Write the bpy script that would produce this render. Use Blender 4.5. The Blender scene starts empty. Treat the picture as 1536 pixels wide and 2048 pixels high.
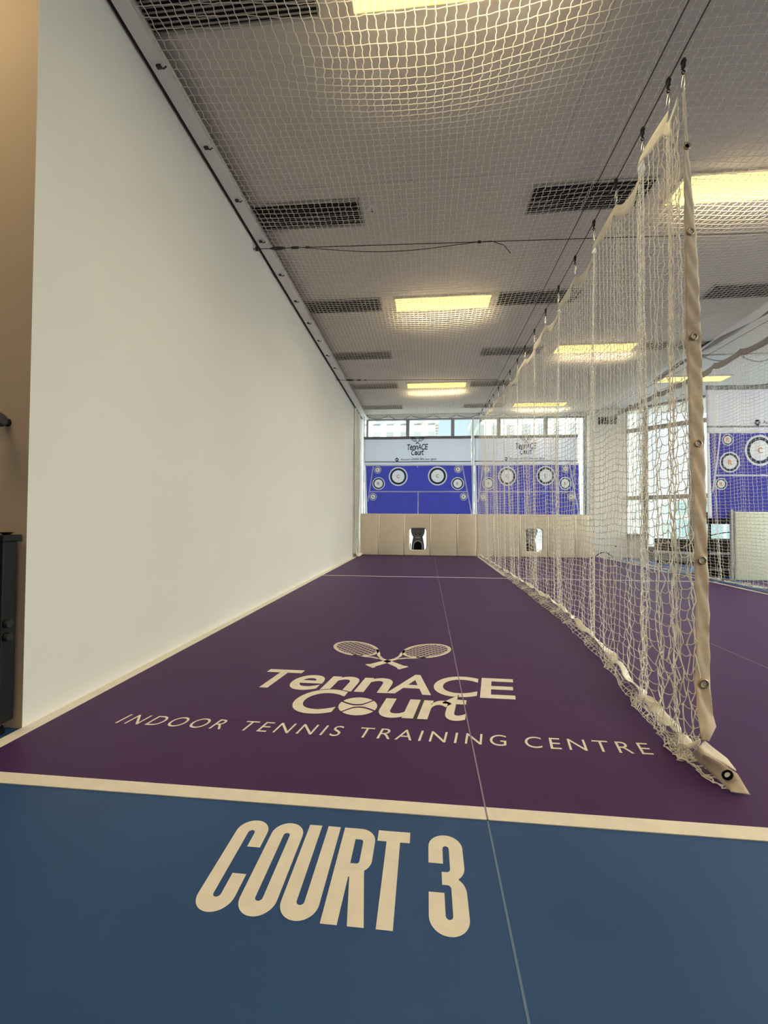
import bpy, math, random
import numpy as np
from mathutils import Matrix, Vector

random.seed(7)
RNG = np.random.default_rng(11)
SC = bpy.context.scene
COL = SC.collection
PI = math.pi

# ------------------------------------------------------------------ materials
def nodes_of(name):
    m = bpy.data.materials.new(name)
    m.use_nodes = True
    nt = m.node_tree
    return m, nt, nt.nodes['Principled BSDF']

def sset(b, key, val):
    if key in b.inputs:
        b.inputs[key].default_value = val

def mat(name, col, rough=0.6, metal=0.0, spec=0.5, noise=0.0, nscale=8.0, bump=0.0, bscale=60.0, nscale_xyz=None):
    m, nt, b = nodes_of(name)
    b.inputs['Base Color'].default_value = (*col, 1)
    b.inputs['Roughness'].default_value = rough
    b.inputs['Metallic'].default_value = metal
    sset(b, 'Specular IOR Level', spec)
    if noise > 0 or bump > 0:
        tc = nt.nodes.new('ShaderNodeTexCoord')
    if noise > 0:
        n = nt.nodes.new('ShaderNodeTexNoise')
        n.inputs['Scale'].default_value = nscale
        n.inputs['Detail'].default_value = 4
        if nscale_xyz:
            mp = nt.nodes.new('ShaderNodeMapping')
            mp.inputs['Scale'].default_value = nscale_xyz
            nt.links.new(tc.outputs['Object'], mp.inputs['Vector'])
            nt.links.new(mp.outputs['Vector'], n.inputs['Vector'])
        else:
            nt.links.new(tc.outputs['Object'], n.inputs['Vector'])
        r = nt.nodes.new('ShaderNodeValToRGB')
        r.color_ramp.elements[0].position = 0.3
        r.color_ramp.elements[1].position = 0.7
        r.color_ramp.elements[0].color = (*[max(0, c * (1 - noise)) for c in col], 1)
        r.color_ramp.elements[1].color = (*[min(1, c * (1 + noise)) for c in col], 1)
        nt.links.new(n.outputs['Fac'], r.inputs['Fac'])
        nt.links.new(r.outputs['Color'], b.inputs['Base Color'])
    if bump > 0:
        n2 = nt.nodes.new('ShaderNodeTexNoise')
        n2.inputs['Scale'].default_value = bscale
        nt.links.new(tc.outputs['Object'], n2.inputs['Vector'])
        bp = nt.nodes.new('ShaderNodeBump')
        bp.inputs['Strength'].default_value = bump
        bp.inputs['Distance'].default_value = 0.01
        nt.links.new(n2.outputs['Fac'], bp.inputs['Height'])
        nt.links.new(bp.outputs['Normal'], b.inputs['Normal'])
    return m

def mat_emit(name, col, strength):
    m = bpy.data.materials.new(name)
    m.use_nodes = True
    nt = m.node_tree
    nt.nodes.clear()
    e = nt.nodes.new('ShaderNodeEmission')
    e.inputs['Color'].default_value = (*col, 1)
    e.inputs['Strength'].default_value = strength
    o = nt.nodes.new('ShaderNodeOutputMaterial')
    nt.links.new(e.outputs[0], o.inputs[0])
    return m

def mat_cloth(name, col, trans=0.35, wrinkle=0.0):
    """woven fabric that lets some daylight through"""
    m = bpy.data.materials.new(name)
    m.use_nodes = True
    nt = m.node_tree
    b = nt.nodes['Principled BSDF']
    b.inputs['Base Color'].default_value = (*col, 1)
    b.inputs['Roughness'].default_value = 0.85
    sset(b, 'Specular IOR Level', 0.2)
    t = nt.nodes.new('ShaderNodeBsdfTranslucent')
    t.inputs['Color'].default_value = (*col, 1)
    mx = nt.nodes.new('ShaderNodeMixShader')
    mx.inputs[0].default_value = trans
    nt.links.new(b.outputs[0], mx.inputs[1])
    nt.links.new(t.outputs[0], mx.inputs[2])
    out = nt.nodes['Material Output']
    nt.links.new(mx.outputs[0], out.inputs[0])
    return m

def mat_glass(name):
    m = bpy.data.materials.new(name)
    m.use_nodes = True
    nt = m.node_tree
    nt.nodes.clear()
    t = nt.nodes.new('ShaderNodeBsdfTransparent')
    t.inputs['Color'].default_value = (0.93, 0.98, 0.98, 1)
    g = nt.nodes.new('ShaderNodeBsdfGlossy')
    g.inputs['Roughness'].default_value = 0.03
    mx = nt.nodes.new('ShaderNodeMixShader')
    mx.inputs[0].default_value = 0.05
    o = nt.nodes.new('ShaderNodeOutputMaterial')
    nt.links.new(t.outputs[0], mx.inputs[1])
    nt.links.new(g.outputs[0], mx.inputs[2])
    nt.links.new(mx.outputs[0], o.inputs[0])
    return m

def mat_facade(name, wall, win, scale, bw=0.5, rh=0.4, mortar=0.16):
    """plaster wall with a regular grid of windows, from a brick texture"""
    m, nt, b = nodes_of(name)
    tc = nt.nodes.new('ShaderNodeTexCoord')
    sp = nt.nodes.new('ShaderNodeSeparateXYZ')
    cb = nt.nodes.new('ShaderNodeCombineXYZ')
    ad = nt.nodes.new('ShaderNodeMath'); ad.operation = 'ADD'
    nt.links.new(tc.outputs['Object'], sp.inputs[0])
    nt.links.new(sp.outputs['X'], ad.inputs[0])
    nt.links.new(sp.outputs['Y'], ad.inputs[1])
    nt.links.new(ad.outputs[0], cb.inputs['X'])
    nt.links.new(sp.outputs['Z'], cb.inputs['Y'])
    br = nt.nodes.new('ShaderNodeTexBrick')
    br.offset = 0.0
    br.inputs['Color1'].default_value = (*win, 1)
    br.inputs['Color2'].default_value = (*[c * 0.8 for c in win], 1)
    br.inputs['Mortar'].default_value = (*wall, 1)
    br.inputs['Scale'].default_value = scale
    br.inputs['Mortar Size'].default_value = mortar
    br.inputs['Brick Width'].default_value = bw
    br.inputs['Row Height'].default_value = rh
    nt.links.new(cb.outputs[0], br.inputs['Vector'])
    nt.links.new(br.outputs['Color'], b.inputs['Base Color'])
    b.inputs['Roughness'].default_value = 0.6
    return m

def mat_ceiling():
    m, nt, b = nodes_of('ceiling_metal_panel')
    tc = nt.nodes.new('ShaderNodeTexCoord')
    br = nt.nodes.new('ShaderNodeTexBrick')
    br.offset = 0.0
    br.inputs['Color1'].default_value = (0.66, 0.62, 0.57, 1)
    br.inputs['Color2'].default_value = (0.64, 0.60, 0.55, 1)
    br.inputs['Mortar'].default_value = (0.36, 0.35, 0.34, 1)
    br.inputs['Scale'].default_value = 1.0
    br.inputs['Mortar Size'].default_value = 0.0025
    br.inputs['Brick Width'].default_value = 2.83 / 2
    br.inputs['Row Height'].default_value = 1.9
    mp = nt.nodes.new('ShaderNodeMapping')
    mp.inputs['Location'].default_value = (0.215, 0.05, 0)
    nt.links.new(tc.outputs['Object'], mp.inputs['Vector'])
    nt.links.new(mp.outputs['Vector'], br.inputs['Vector'])
    nt.links.new(br.outputs['Color'], b.inputs['Base Color'])
    b.inputs['Roughness'].default_value = 0.55
    return m

M = {}
M['wall'] = mat('wall_paint', (0.76, 0.73, 0.66), 0.8, spec=0.2, noise=0.02, nscale=1.2, bump=0.03, bscale=90)
M['wall_tan'] = mat('end_wall_tan', (0.64, 0.49, 0.35), 0.8, spec=0.2, noise=0.02, nscale=1.5)  # one even tan over the whole end wall
M['ceiling'] = mat_ceiling()
M['rail'] = mat('rail_paint', (0.80, 0.77, 0.74), 0.5)
M['gap'] = mat('gap_shade', (0.045, 0.04, 0.03), 0.7)  # near-black colour standing in for shade in the rail gap
M['purple'] = mat('purple_court_coating', (0.066, 0.022, 0.096), 0.50, spec=0.16, noise=0.06, nscale=3, bump=0.05, bscale=220)
M['blue'] = mat('blue_floor_coating', (0.021, 0.074, 0.205), 0.48, spec=0.32, noise=0.08, nscale=2.5, bump=0.05, bscale=220)
M['line'] = mat('cream_floor_paint', (0.84, 0.76, 0.62), 0.55, noise=0.05, nscale=14)
M['line_white'] = mat('white_floor_paint', (0.74, 0.71, 0.66), 0.55)
M['seam_purple'] = mat('pale_purple_seam', (0.26, 0.21, 0.30), 0.5)
M['seam_blue'] = mat('pale_blue_seam', (0.12, 0.19, 0.29), 0.5)
M['outline'] = mat('dark_print_outline', (0.03, 0.015, 0.035), 0.5)
M['net'] = mat('net_twine', (0.85, 0.80, 0.69), 0.75, spec=0.25)
M['net_ceiling'] = mat_cloth('ceiling_net_twine', (0.97, 0.94, 0.87), 0.45)
M['tape'] = mat('canvas_tape', (0.66, 0.55, 0.43), 0.8, spec=0.2, noise=0.10, nscale=9, bump=0.35, bscale=22)
M['tape_white'] = mat('white_hem_tape', (0.82, 0.77, 0.66), 0.8, spec=0.2, noise=0.10, nscale=12)
M['tape_grey'] = mat('grey_hem_tape', (0.40, 0.39, 0.38), 0.8, spec=0.2)
M['black'] = mat('black_powder_coat', (0.006, 0.006, 0.007), 0.55, spec=0.3)
M['black_plastic'] = mat('black_plastic', (0.012, 0.012, 0.013), 0.45)
M['steel'] = mat('polished_steel', (0.75, 0.73, 0.68), 0.22, metal=1.0)
M['brass'] = mat('aged_brass', (0.38, 0.30, 0.19), 0.4, metal=0.9)
M['wire'] = mat('steel_wire', (0.06, 0.055, 0.05), 0.5, metal=0.5)
M['pad'] = mat('beige_vinyl', (0.78, 0.68, 0.53), 0.5, spec=0.4, noise=0.03, nscale=5, bump=0.05, bscale=180)
M['pad_pale'] = mat('pale_green_vinyl', (0.56, 0.58, 0.46), 0.5, spec=0.4)
M['pad_seam'] = mat('vinyl_piping', (0.88, 0.81, 0.67), 0.5)
M['banner_white'] = mat_cloth('white_banner_cloth', (0.84, 0.86, 0.93), 0.58)
M['banner_blue'] = mat_cloth('blue_banner_cloth', (0.062, 0.068, 0.39), 0.48)
M['banner_grey'] = mat_cloth('grey_banner_hem', (0.28, 0.29, 0.31), 0.2)
M['print_white'] = mat_cloth('white_print', (0.86, 0.88, 0.92), 0.5)
M['print_navy'] = mat('navy_print', (0.022, 0.02, 0.075), 0.8, spec=0.1)
M['print_grey'] = mat('faint_grey_print', (0.30, 0.30, 0.38), 0.8, spec=0.1)
M['print_dark'] = mat('dark_ring_print', (0.03, 0.045, 0.085), 0.8, spec=0.1)
M['print_orange'] = mat('orange_print', (0.62, 0.20, 0.07), 0.8, spec=0.1)
M['frame'] = mat('window_frame_grey', (0.30, 0.295, 0.28), 0.5)
M['frame_white'] = mat('white_frame', (0.74, 0.75, 0.71), 0.5)
M['glass'] = mat_glass('window_glass')
M['lamp'] = mat_emit('warm_lamp_diffuser', (1.0, 0.80, 0.21), 2.1)
M['lamp_frame'] = mat('lamp_frame', (0.62, 0.58, 0.50), 0.5)
M['vent_back'] = mat('vent_dark', (0.012, 0.012, 0.012), 0.8)
M['vent'] = mat('vent_grey', (0.42, 0.40, 0.37), 0.5)
M['mach'] = mat('grey_machine_shell', (0.15, 0.16, 0.15), 0.5)
M['mach_light'] = mat('light_machine_trim', (0.42, 0.44, 0.44), 0.5)
M['rubber'] = mat('black_rubber', (0.006, 0.006, 0.007), 0.9, spec=0.1)
M['cab'] = mat('charcoal_cabinet', (0.03, 0.032, 0.034), 0.6)
M['cab_grey'] = mat('grey_cabinet', (0.33, 0.34, 0.33), 0.6)
M['white_plastic'] = mat('white_plastic', (0.78, 0.78, 0.74), 0.5)

# ------------------------------------------------------------------ mesh helpers
def make_mesh(name, verts, faces, material, smooth=False):
    me = bpy.data.meshes.new(name)
    verts = np.asarray(verts, dtype=np.float32).reshape(-1, 3)
    if isinstance(faces, np.ndarray):
        n, k = faces.shape
        me.vertices.add(len(verts))
        me.vertices.foreach_set('co', verts.ravel())
        me.loops.add(n * k)
        me.loops.foreach_set('vertex_index', faces.astype(np.int32).ravel())
        me.polygons.add(n)
        me.polygons.foreach_set('loop_start', np.arange(0, n * k, k, dtype=np.int32))
        try:
            me.polygons.foreach_set('loop_total', np.full(n, k, dtype=np.int32))
        except Exception:
            pass
        me.update(calc_edges=True)
    else:
        me.from_pydata([tuple(map(float, v)) for v in verts], [], [tuple(map(int, f)) for f in faces])
        me.update()
    me.validate()
    mats = material if isinstance(material, (list, tuple)) else [material]
    for mm in mats:
        me.materials.append(mm)
    if smooth:
        me.polygons.foreach_set('use_smooth', np.ones(len(me.polygons), dtype=bool))
    return me

class MB:
    """collects shapes (world coordinates) that become one mesh object"""
    def __init__(self):
        self.v, self.f, self.mi = [], [], []
    def add(self, verts, faces, mi=0):
        o = len(self.v)
        self.v += [tuple(map(float, p)) for p in verts]
        for q in faces:
            self.f.append(tuple(int(i) + o for i in q)); self.mi.append(mi)
        return self
    def box(self, x0, x1, y0, y1, z0, z1, mi=0, b=0.0):
        if b > 0:
            return self.bevel_box(x0, x1, y0, y1, z0, z1, b, mi)
        v = [(x, y, z) for z in (z0, z1) for y in (y0, y1) for x in (x0, x1)]
        f = [(0, 2, 3, 1), (4, 5, 7, 6), (0, 1, 5, 4), (2, 6, 7, 3), (0, 4, 6, 2), (1, 3, 7, 5)]
        return self.add(v, f, mi)
    def bevel_box(self, x0, x1, y0, y1, z0, z1, b, mi=0):
        # box with rounded edges: subdivided corners pushed onto spheres
        n = 3
        def axis(a0, a1):
            return [a0 + b * (1 - math.cos(i * PI / 2 / n)) for i in range(n + 1)] + [a1 - b * (1 - math.cos((n - i) * PI / 2 / n)) for i in range(n + 1)]
        c0 = (x0 + b, y0 + b, z0 + b); c1 = (x1 - b, y1 - b, z1 - b)
        lo = (x0, y0, z0); hi = (x1, y1, z1)
        ax = [axis(lo[i], hi[i]) for i in range(3)]
        m = len(ax[0])
        for d in range(3):
            u, w = [(1, 2), (2, 0), (0, 1)][d]
            for side in (0, 1):
                vs = []
                for i in range(m):
                    for j in range(m):
                        p = [0, 0, 0]
                        p[d] = lo[d] if side == 0 else hi[d]
                        p[u] = ax[u][i]; p[w] = ax[w][j]
                        c = [min(max(p[k], c0[k]), c1[k]) for k in range(3)]
                        q = [p[k] - c[k] for k in range(3)]
                        L = math.sqrt(sum(t * t for t in q)) or 1
                        vs.append([c[k] + q[k] / L * b for k in range(3)])
                fs = []
                for i in range(m - 1):
                    for j in range(m - 1):
                        a = i * m + j
                        qd = (a, a + m, a + m + 1, a + 1)
                        fs.append(qd if side == 1 else qd[::-1])
                self.add(vs, fs, mi)
        return self
    def tube(self, pts, r, sides=8, mi=0, cap=True):
        pts = [Vector(p) for p in pts]
        n = len(pts)
        rs = r if isinstance(r, (list, tuple)) else [r] * n
        ref = None
        o = len(self.v)
        for i, p in enumerate(pts):
            t = (pts[min(i + 1, n - 1)] - pts[max(i - 1, 0)]).normalized()
            if ref is None:
                ref = Vector((0, 0, 1)) if abs(t.z) < 0.9 else Vector((1, 0, 0))
            nn = (ref - t * ref.dot(t)).normalized()
            ref = nn
            bb = t.cross(nn)
            for k in range(sides):
                a = 2 * PI * k / sides
                self.v.append(tuple(p + (nn * math.cos(a) + bb * math.sin(a)) * rs[i]))
        for i in range(n - 1):
            for k in range(sides):
                a = o + i * sides + k; b_ = o + i * sides + (k + 1) % sides
                self.f.append((a, b_, b_ + sides, a + sides)); self.mi.append(mi)
        if cap:
            self.f.append(tuple(o + k for k in range(sides))[::-1]); self.mi.append(mi)
            self.f.append(tuple(o + (n - 1) * sides + k for k in range(sides))); self.mi.append(mi)
        return self
    def torus(self, c, normal, R, r, seg=20, sides=8, mi=0, sx=1.0):
        nrm = Vector(normal).normalized()
        u = nrm.orthogonal().normalized(); w = nrm.cross(u)
        o = len(self.v)
        for i in range(seg):
            a = 2 * PI * i / seg
            d = u * math.cos(a) + w * math.sin(a)
            for k in range(sides):
                e = 2 * PI * k / sides
                self.v.append(tuple(Vector(c) + d * (R + r * math.cos(e)) + nrm * r * math.sin(e)))
        for i in range(seg):
            for k in range(sides):
                a = o + i * sides + k; b_ = o + i * sides + (k + 1) % sides
                c_ = o + ((i + 1) % seg) * sides + (k + 1) % sides; d_ = o + ((i + 1) % seg) * sides + k
                self.f.append((a, d_, c_, b_)); self.mi.append(mi)
        return self
    def build(self, name, material, parent=None, smooth=False, **props):
        me = make_mesh(name, self.v, self.f, material, smooth)
        if isinstance(material, (list, tuple)):
            me.polygons.foreach_set('material_index', np.array(self.mi, dtype=np.int32))
        return link(name, me, parent, **props)

def link(name, me, parent=None, **props):
    """link a mesh whose coordinates are world coordinates; the origin goes to its base or its parent's base"""
    n = len(me.vertices)
    co = np.empty(n * 3, dtype=np.float32); me.vertices.foreach_get('co', co)
    co = co.reshape(-1, 3)
    if parent is None:
        org = np.array([(co[:, 0].min() + co[:, 0].max()) / 2, (co[:, 1].min() + co[:, 1].max()) / 2, co[:, 2].min()])
        loc = org
    else:
        org = np.array(world_loc(parent)); loc = np.zeros(3)
    co = co - org
    me.vertices.foreach_set('co', co.astype(np.float32).ravel())
    me.update()
    o = bpy.data.objects.new(name, me)
    COL.objects.link(o)
    o.location = loc
    if parent is not None:
        o.parent = parent
    for k, v in props.items():
        if v is not None:
            o[k] = v
    return o

def world_loc(o):
    p = Vector(o.location)
    while o.parent:
        o = o.parent; p = p + Vector(o.location)
    return p

def thing(name, label, category, loc, group=None, kind=None):
    o = bpy.data.objects.new(name, None)
    COL.objects.link(o)
    o.location = loc
    o.empty_display_size = 0.1
    if label: o['label'] = label
    if category: o['category'] = category
    if group: o['group'] = group
    if kind: o['kind'] = kind
    return o

def dup(root, loc, label=None):
    r = root.copy(); COL.objects.link(r); r.location = loc
    if label: r['label'] = label
    for ch in list(root.children):
        c = ch.copy(); COL.objects.link(c); c.parent = r
        for g in list(ch.children):
            d = g.copy(); COL.objects.link(d); d.parent = c
    return r

def struct(name, mb, material, parent=None, smooth=False):
    return mb.build(name, material, parent, smooth, kind='structure' if parent is None else None)

def tube_arrays(P, r, sides=4):
    """P (n,k,3) polylines -> verts, quads for all tubes"""
    n, k, _ = P.shape
    T = np.gradient(P, axis=1)
    T /= np.linalg.norm(T, axis=2, keepdims=True) + 1e-9
    mean = np.abs(T.mean(axis=1))
    ref = np.zeros((n, 1, 3))
    vert = mean[:, 2] > 0.7
    ref[vert, 0, 1] = 1.0; ref[vert, 0, 0] = 0.3
    ref[~vert, 0, 2] = 1.0
    N = np.cross(T, np.broadcast_to(ref, T.shape)); N /= np.linalg.norm(N, axis=2, keepdims=True) + 1e-9
    B = np.cross(T, N)
    ang = np.arange(sides) * 2 * PI / sides
    V = P[:, :, None, :] + r * (np.cos(ang)[None, None, :, None] * N[:, :, None, :] + np.sin(ang)[None, None, :, None] * B[:, :, None, :])
    idx = np.arange(n * k * sides).reshape(n, k, sides)
    a = idx[:, :-1, :]; b = np.roll(idx, -1, axis=2)[:, :-1, :]
    c = np.roll(idx, -1, axis=2)[:, 1:, :]; d = idx[:, 1:, :]
    F = np.stack([a, b, c, d], axis=-1).reshape(-1, 4)
    return V.reshape(-1, 3), F

def join_arrays(parts):
    vs, fs, o = [], [], 0
    for v, f in parts:
        vs.append(v); fs.append(f + o); o += len(v)
    return np.concatenate(vs), np.concatenate(fs)

def surf(G, thick=0.0):
    """grid (m,n,3) -> verts, quads; with thickness along the normal"""
    m, n, _ = G.shape
    idx = np.arange(m * n).reshape(m, n)
    F = np.stack([idx[:-1, :-1], idx[1:, :-1], idx[1:, 1:], idx[:-1, 1:]], axis=-1).reshape(-1, 4)
    if thick <= 0:
        return G.reshape(-1, 3), F
    du = np.gradient(G, axis=0); dv = np.gradient(G, axis=1)
    N = np.cross(du, dv); N /= np.linalg.norm(N, axis=2, keepdims=True) + 1e-9
    A = (G + N * thick / 2).reshape(-1, 3); Bv = (G - N * thick / 2).reshape(-1, 3)
    o = m * n
    rim = np.concatenate([idx[0, :], idx[1:, -1], idx[-1, -2::-1], idx[-2:0:-1, 0]])
    r2 = np.roll(rim, -1)
    R = np.stack([rim, r2, r2 + o, rim + o], axis=-1)
    return np.concatenate([A, Bv]), np.concatenate([F, F[:, ::-1] + o, R])

def smoothstep(a, b, x):
    t = np.clip((np.asarray(x, dtype=float) - a) / (b - a), 0, 1)
    return t * t * (3 - 2 * t)

# ------------------------------------------------------------------ lettering
def eval_curve(cu):
    ob = bpy.data.objects.new('tmp', cu)
    COL.objects.link(ob)
    dg = bpy.context.evaluated_depsgraph_get()
    me = bpy.data.meshes.new_from_object(ob.evaluated_get(dg))
    v = np.array([tuple(p.co) for p in me.vertices]); f = [tuple(p.vertices) for p in me.polygons]
    bpy.data.objects.remove(ob); bpy.data.meshes.remove(me)
    bpy.data.curves.remove(cu)
    return v, f

def fill_loops(loops):
    cu = bpy.data.curves.new('tmp', 'CURVE')
    cu.dimensions = '2D'; cu.fill_mode = 'BOTH'
    for L in loops:
        s = cu.splines.new('POLY')
        s.points.add(len(L) - 1)
        for p, (x, y) in zip(s.points, L):
            p.co = (x, y, 0, 1)
        s.use_cyclic_u = True
    return eval_curve(cu)

def text_mesh(txt, offset=0.0, spacing=1.0):
    cu = bpy.data.curves.new('tmp', 'FONT')
    cu.body = txt
    cu.size = 1.0
    cu.offset = offset
    cu.space_character = spacing
    cu.resolution_u = 8
    cu.fill_mode = 'BOTH'
    return eval_curve(cu)

def fit(v, box, shear=0.0, ybase=None):
    """scale flat letters into box (x0,x1,y0,y1) and slant them"""
    x0, x1, y0, y1 = box
    a = v.min(axis=0); b = v.max(axis=0)
    X = x0 + (v[:, 0] - a[0]) / (b[0] - a[0]) * (x1 - x0)
    Y = y0 + (v[:, 1] - a[1]) / (b[1] - a[1]) * (y1 - y0)
    X = X + shear * (Y - (y0 if ybase is None else ybase))
    return np.stack([X, Y], axis=1)

def arc(cx, cy, rx, ry, a0, a1, n=10):
    return [(cx + rx * math.cos(math.radians(a0 + (a1 - a0) * i / n)), cy + ry * math.sin(math.radians(a0 + (a1 - a0) * i / n))) for i in range(n + 1)]

class Flat:
    """flat 2-D print, mapped onto a surface later"""
    def __init__(self):
        self.v, self.f = [], []
    def add(self, v, f):
        o = len(self.v)
        self.v += [(float(p[0]), float(p[1])) for p in v]
        self.f += [tuple(i + o for i in q) for q in f]
        return self
    def loops(self, L):
        v, f = fill_loops(L)
        return self.add(v[:, :2], f)
    def text(self, t, box, shear=0.0, offset=0.0, spacing=1.0, ybase=None):
        v, f = text_mesh(t, offset, spacing)
        return self.add(fit(v, box, shear, ybase), f)
    def stroke(self, pts, w, closed=False):
        pts = [np.array(p, float) for p in pts]
        n = len(pts)
        L, R = [], []
        for i, p in enumerate(pts):
            a = pts[(i - 1) % n] if (closed or i > 0) else p
            b = pts[(i + 1) % n] if (closed or i < n - 1) else p
            t = (b - a) / (np.linalg.norm(b - a) + 1e-9)
            nn = np.array([-t[1], t[0]])
            ww = w[i] if isinstance(w, (list, tuple)) else w
            L.append(p + nn * ww / 2); R.append(p - nn * ww / 2)
        f = [(i, n + i, n + (i + 1) % n, (i + 1) % n) for i in range(n if closed else n - 1)]
        return self.add(L + R, f)
    def map(self, fn):
        return np.array([fn(x, y) for x, y in self.v]), self.f

C0 = np.array([-0.25, 2.6])          # middle of the printed logo, used to reuse it elsewhere

def racket_flat():
    F = Flat()
    for sgn, c in ((1, (-0.543, 3.306)), (-1, (0.008, 3.314))):
        d = np.array([math.cos(math.radians(-45.5)), math.sin(math.radians(-45.5))]) * np.array([sgn, 1.0])
        n = np.array([-d[1], d[0]])
        c = np.array(c)
        P = lambda u, w: tuple(c + d * u + n * w)
        a, b = 0.205, 0.140
        F.stroke([P(a * math.cos(t), b * math.sin(t)) for t in np.linspace(0, 2 * PI, 48, endpoint=False)], 0.026, closed=True)
        for k in range(-5, 6):
            u = k * 0.034
            if abs(u) < a * 0.97:
                h = b * math.sqrt(1 - (u / a) ** 2)
                F.stroke([P(u, -h), P(u, h)], 0.0065)
        for k in range(-3, 4):
            w = k * 0.036
            if abs(w) < b * 0.97:
                h = a * math.sqrt(1 - (w / b) ** 2)
                F.stroke([P(-h, w), P(h, w)], 0.0065)
        for s in (1, -1):
            F.stroke([P(a * 0.62, s * b * 0.80), P(a * 0.98, s * 0.068), P(a * 1.22, s * 0.030), P(a * 1.48, s * 0.012)], [0.02, 0.022, 0.022, 0.022])
        F.stroke([P(a * 1.42, 0), P(0.36, 0), P(0.40, 0), P(0.535, 0)], [0.03, 0.034, 0.05, 0.062])
        F.stroke([P(0.530, 0), P(0.545, 0), P(0.565, 0)], [0.062, 0.085, 0.085])
    return F

def word_tenn(off=0.017):
    K = 0.16; yb = 2.47
    return [Flat().text(ch, bx, K, off, ybase=yb) for ch, bx in (('T', (-1.078, -0.845, 2.47, 2.778)), ('e', (-0.838, -0.646, 2.462, 2.703)), ('n', (-0.622, -0.434, 2.472, 2.702)),
                   ('n', (-0.417, -0.226, 2.472, 2.702)), ('A', (-0.228, 0.030, 2.474, 2.786)), ('C', (0.025, 0.287, 2.467, 2.790)), ('E', (0.305, 0.502, 2.471, 2.783)))]

def word_court(off=0.017, grow=0.0):
    K = 0.16; yb = 2.17; g = grow
    return [Flat().text(ch, (bx[0] - g, bx[1] + g, bx[2] - g, bx[3] + g), K, off + g * 1.2, ybase=yb)
            for ch, bx in (('C', (-0.742, -0.492, 2.167, 2.487)), ('u', (-0.256, -0.064, 2.168, 2.402)), ('r', (-0.043, 0.110, 2.172, 2.404)), ('t', (0.060, 0.194, 2.172, 2.488)))]

def ball_flat(cx=-0.362, cy=2.284, rx=0.104, ry=0.110, gap=0.016, grow=0.0):
    """tennis ball cut by two curved seams: three pieces"""
    F = Flat()
    if grow > 0:
        return F.loops([arc(0, 0, 1, 1, 0, 355, 60)]) if False else F.loops([[(cx + (rx + grow) * math.cos(t), cy + (ry + grow) * math.sin(t)) for t in np.linspace(0, 2 * PI, 60, endpoint=False)]])
    g = gap / rx / 2
    def s_top(x): return 0.42 - 0.30 * math.cos((x + 0.15) * 2.2) + 0.42 * max(0, x - 0.25)
    xs = np.linspace(-0.995, 0.995, 60)
    def piece(lo, hi):
        up, dn = [], []
        for x in xs:
            h = math.sqrt(max(0, 1 - x * x))
            a = max(lo(x), -h); b = min(hi(x), h)
            if b - a > 0.01:
                up.append((cx + rx * x, cy + ry * b)); dn.append((cx + rx * x, cy + ry * a))
        n = len(up)
        F.add(up + dn, [(i, i + 1, n + i + 1, n + i)[::-1] for i in range(n - 1)])
    top = lambda x: s_top(x); bot = lambda x: -s_top(-x)
    piece(lambda x: top(x) + g, lambda x: 2)
    piece(lambda x: bot(x) + g, lambda x: top(x) - g)
    piece(lambda x: -2, lambda x: bot(x) - g)
    return F

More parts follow.
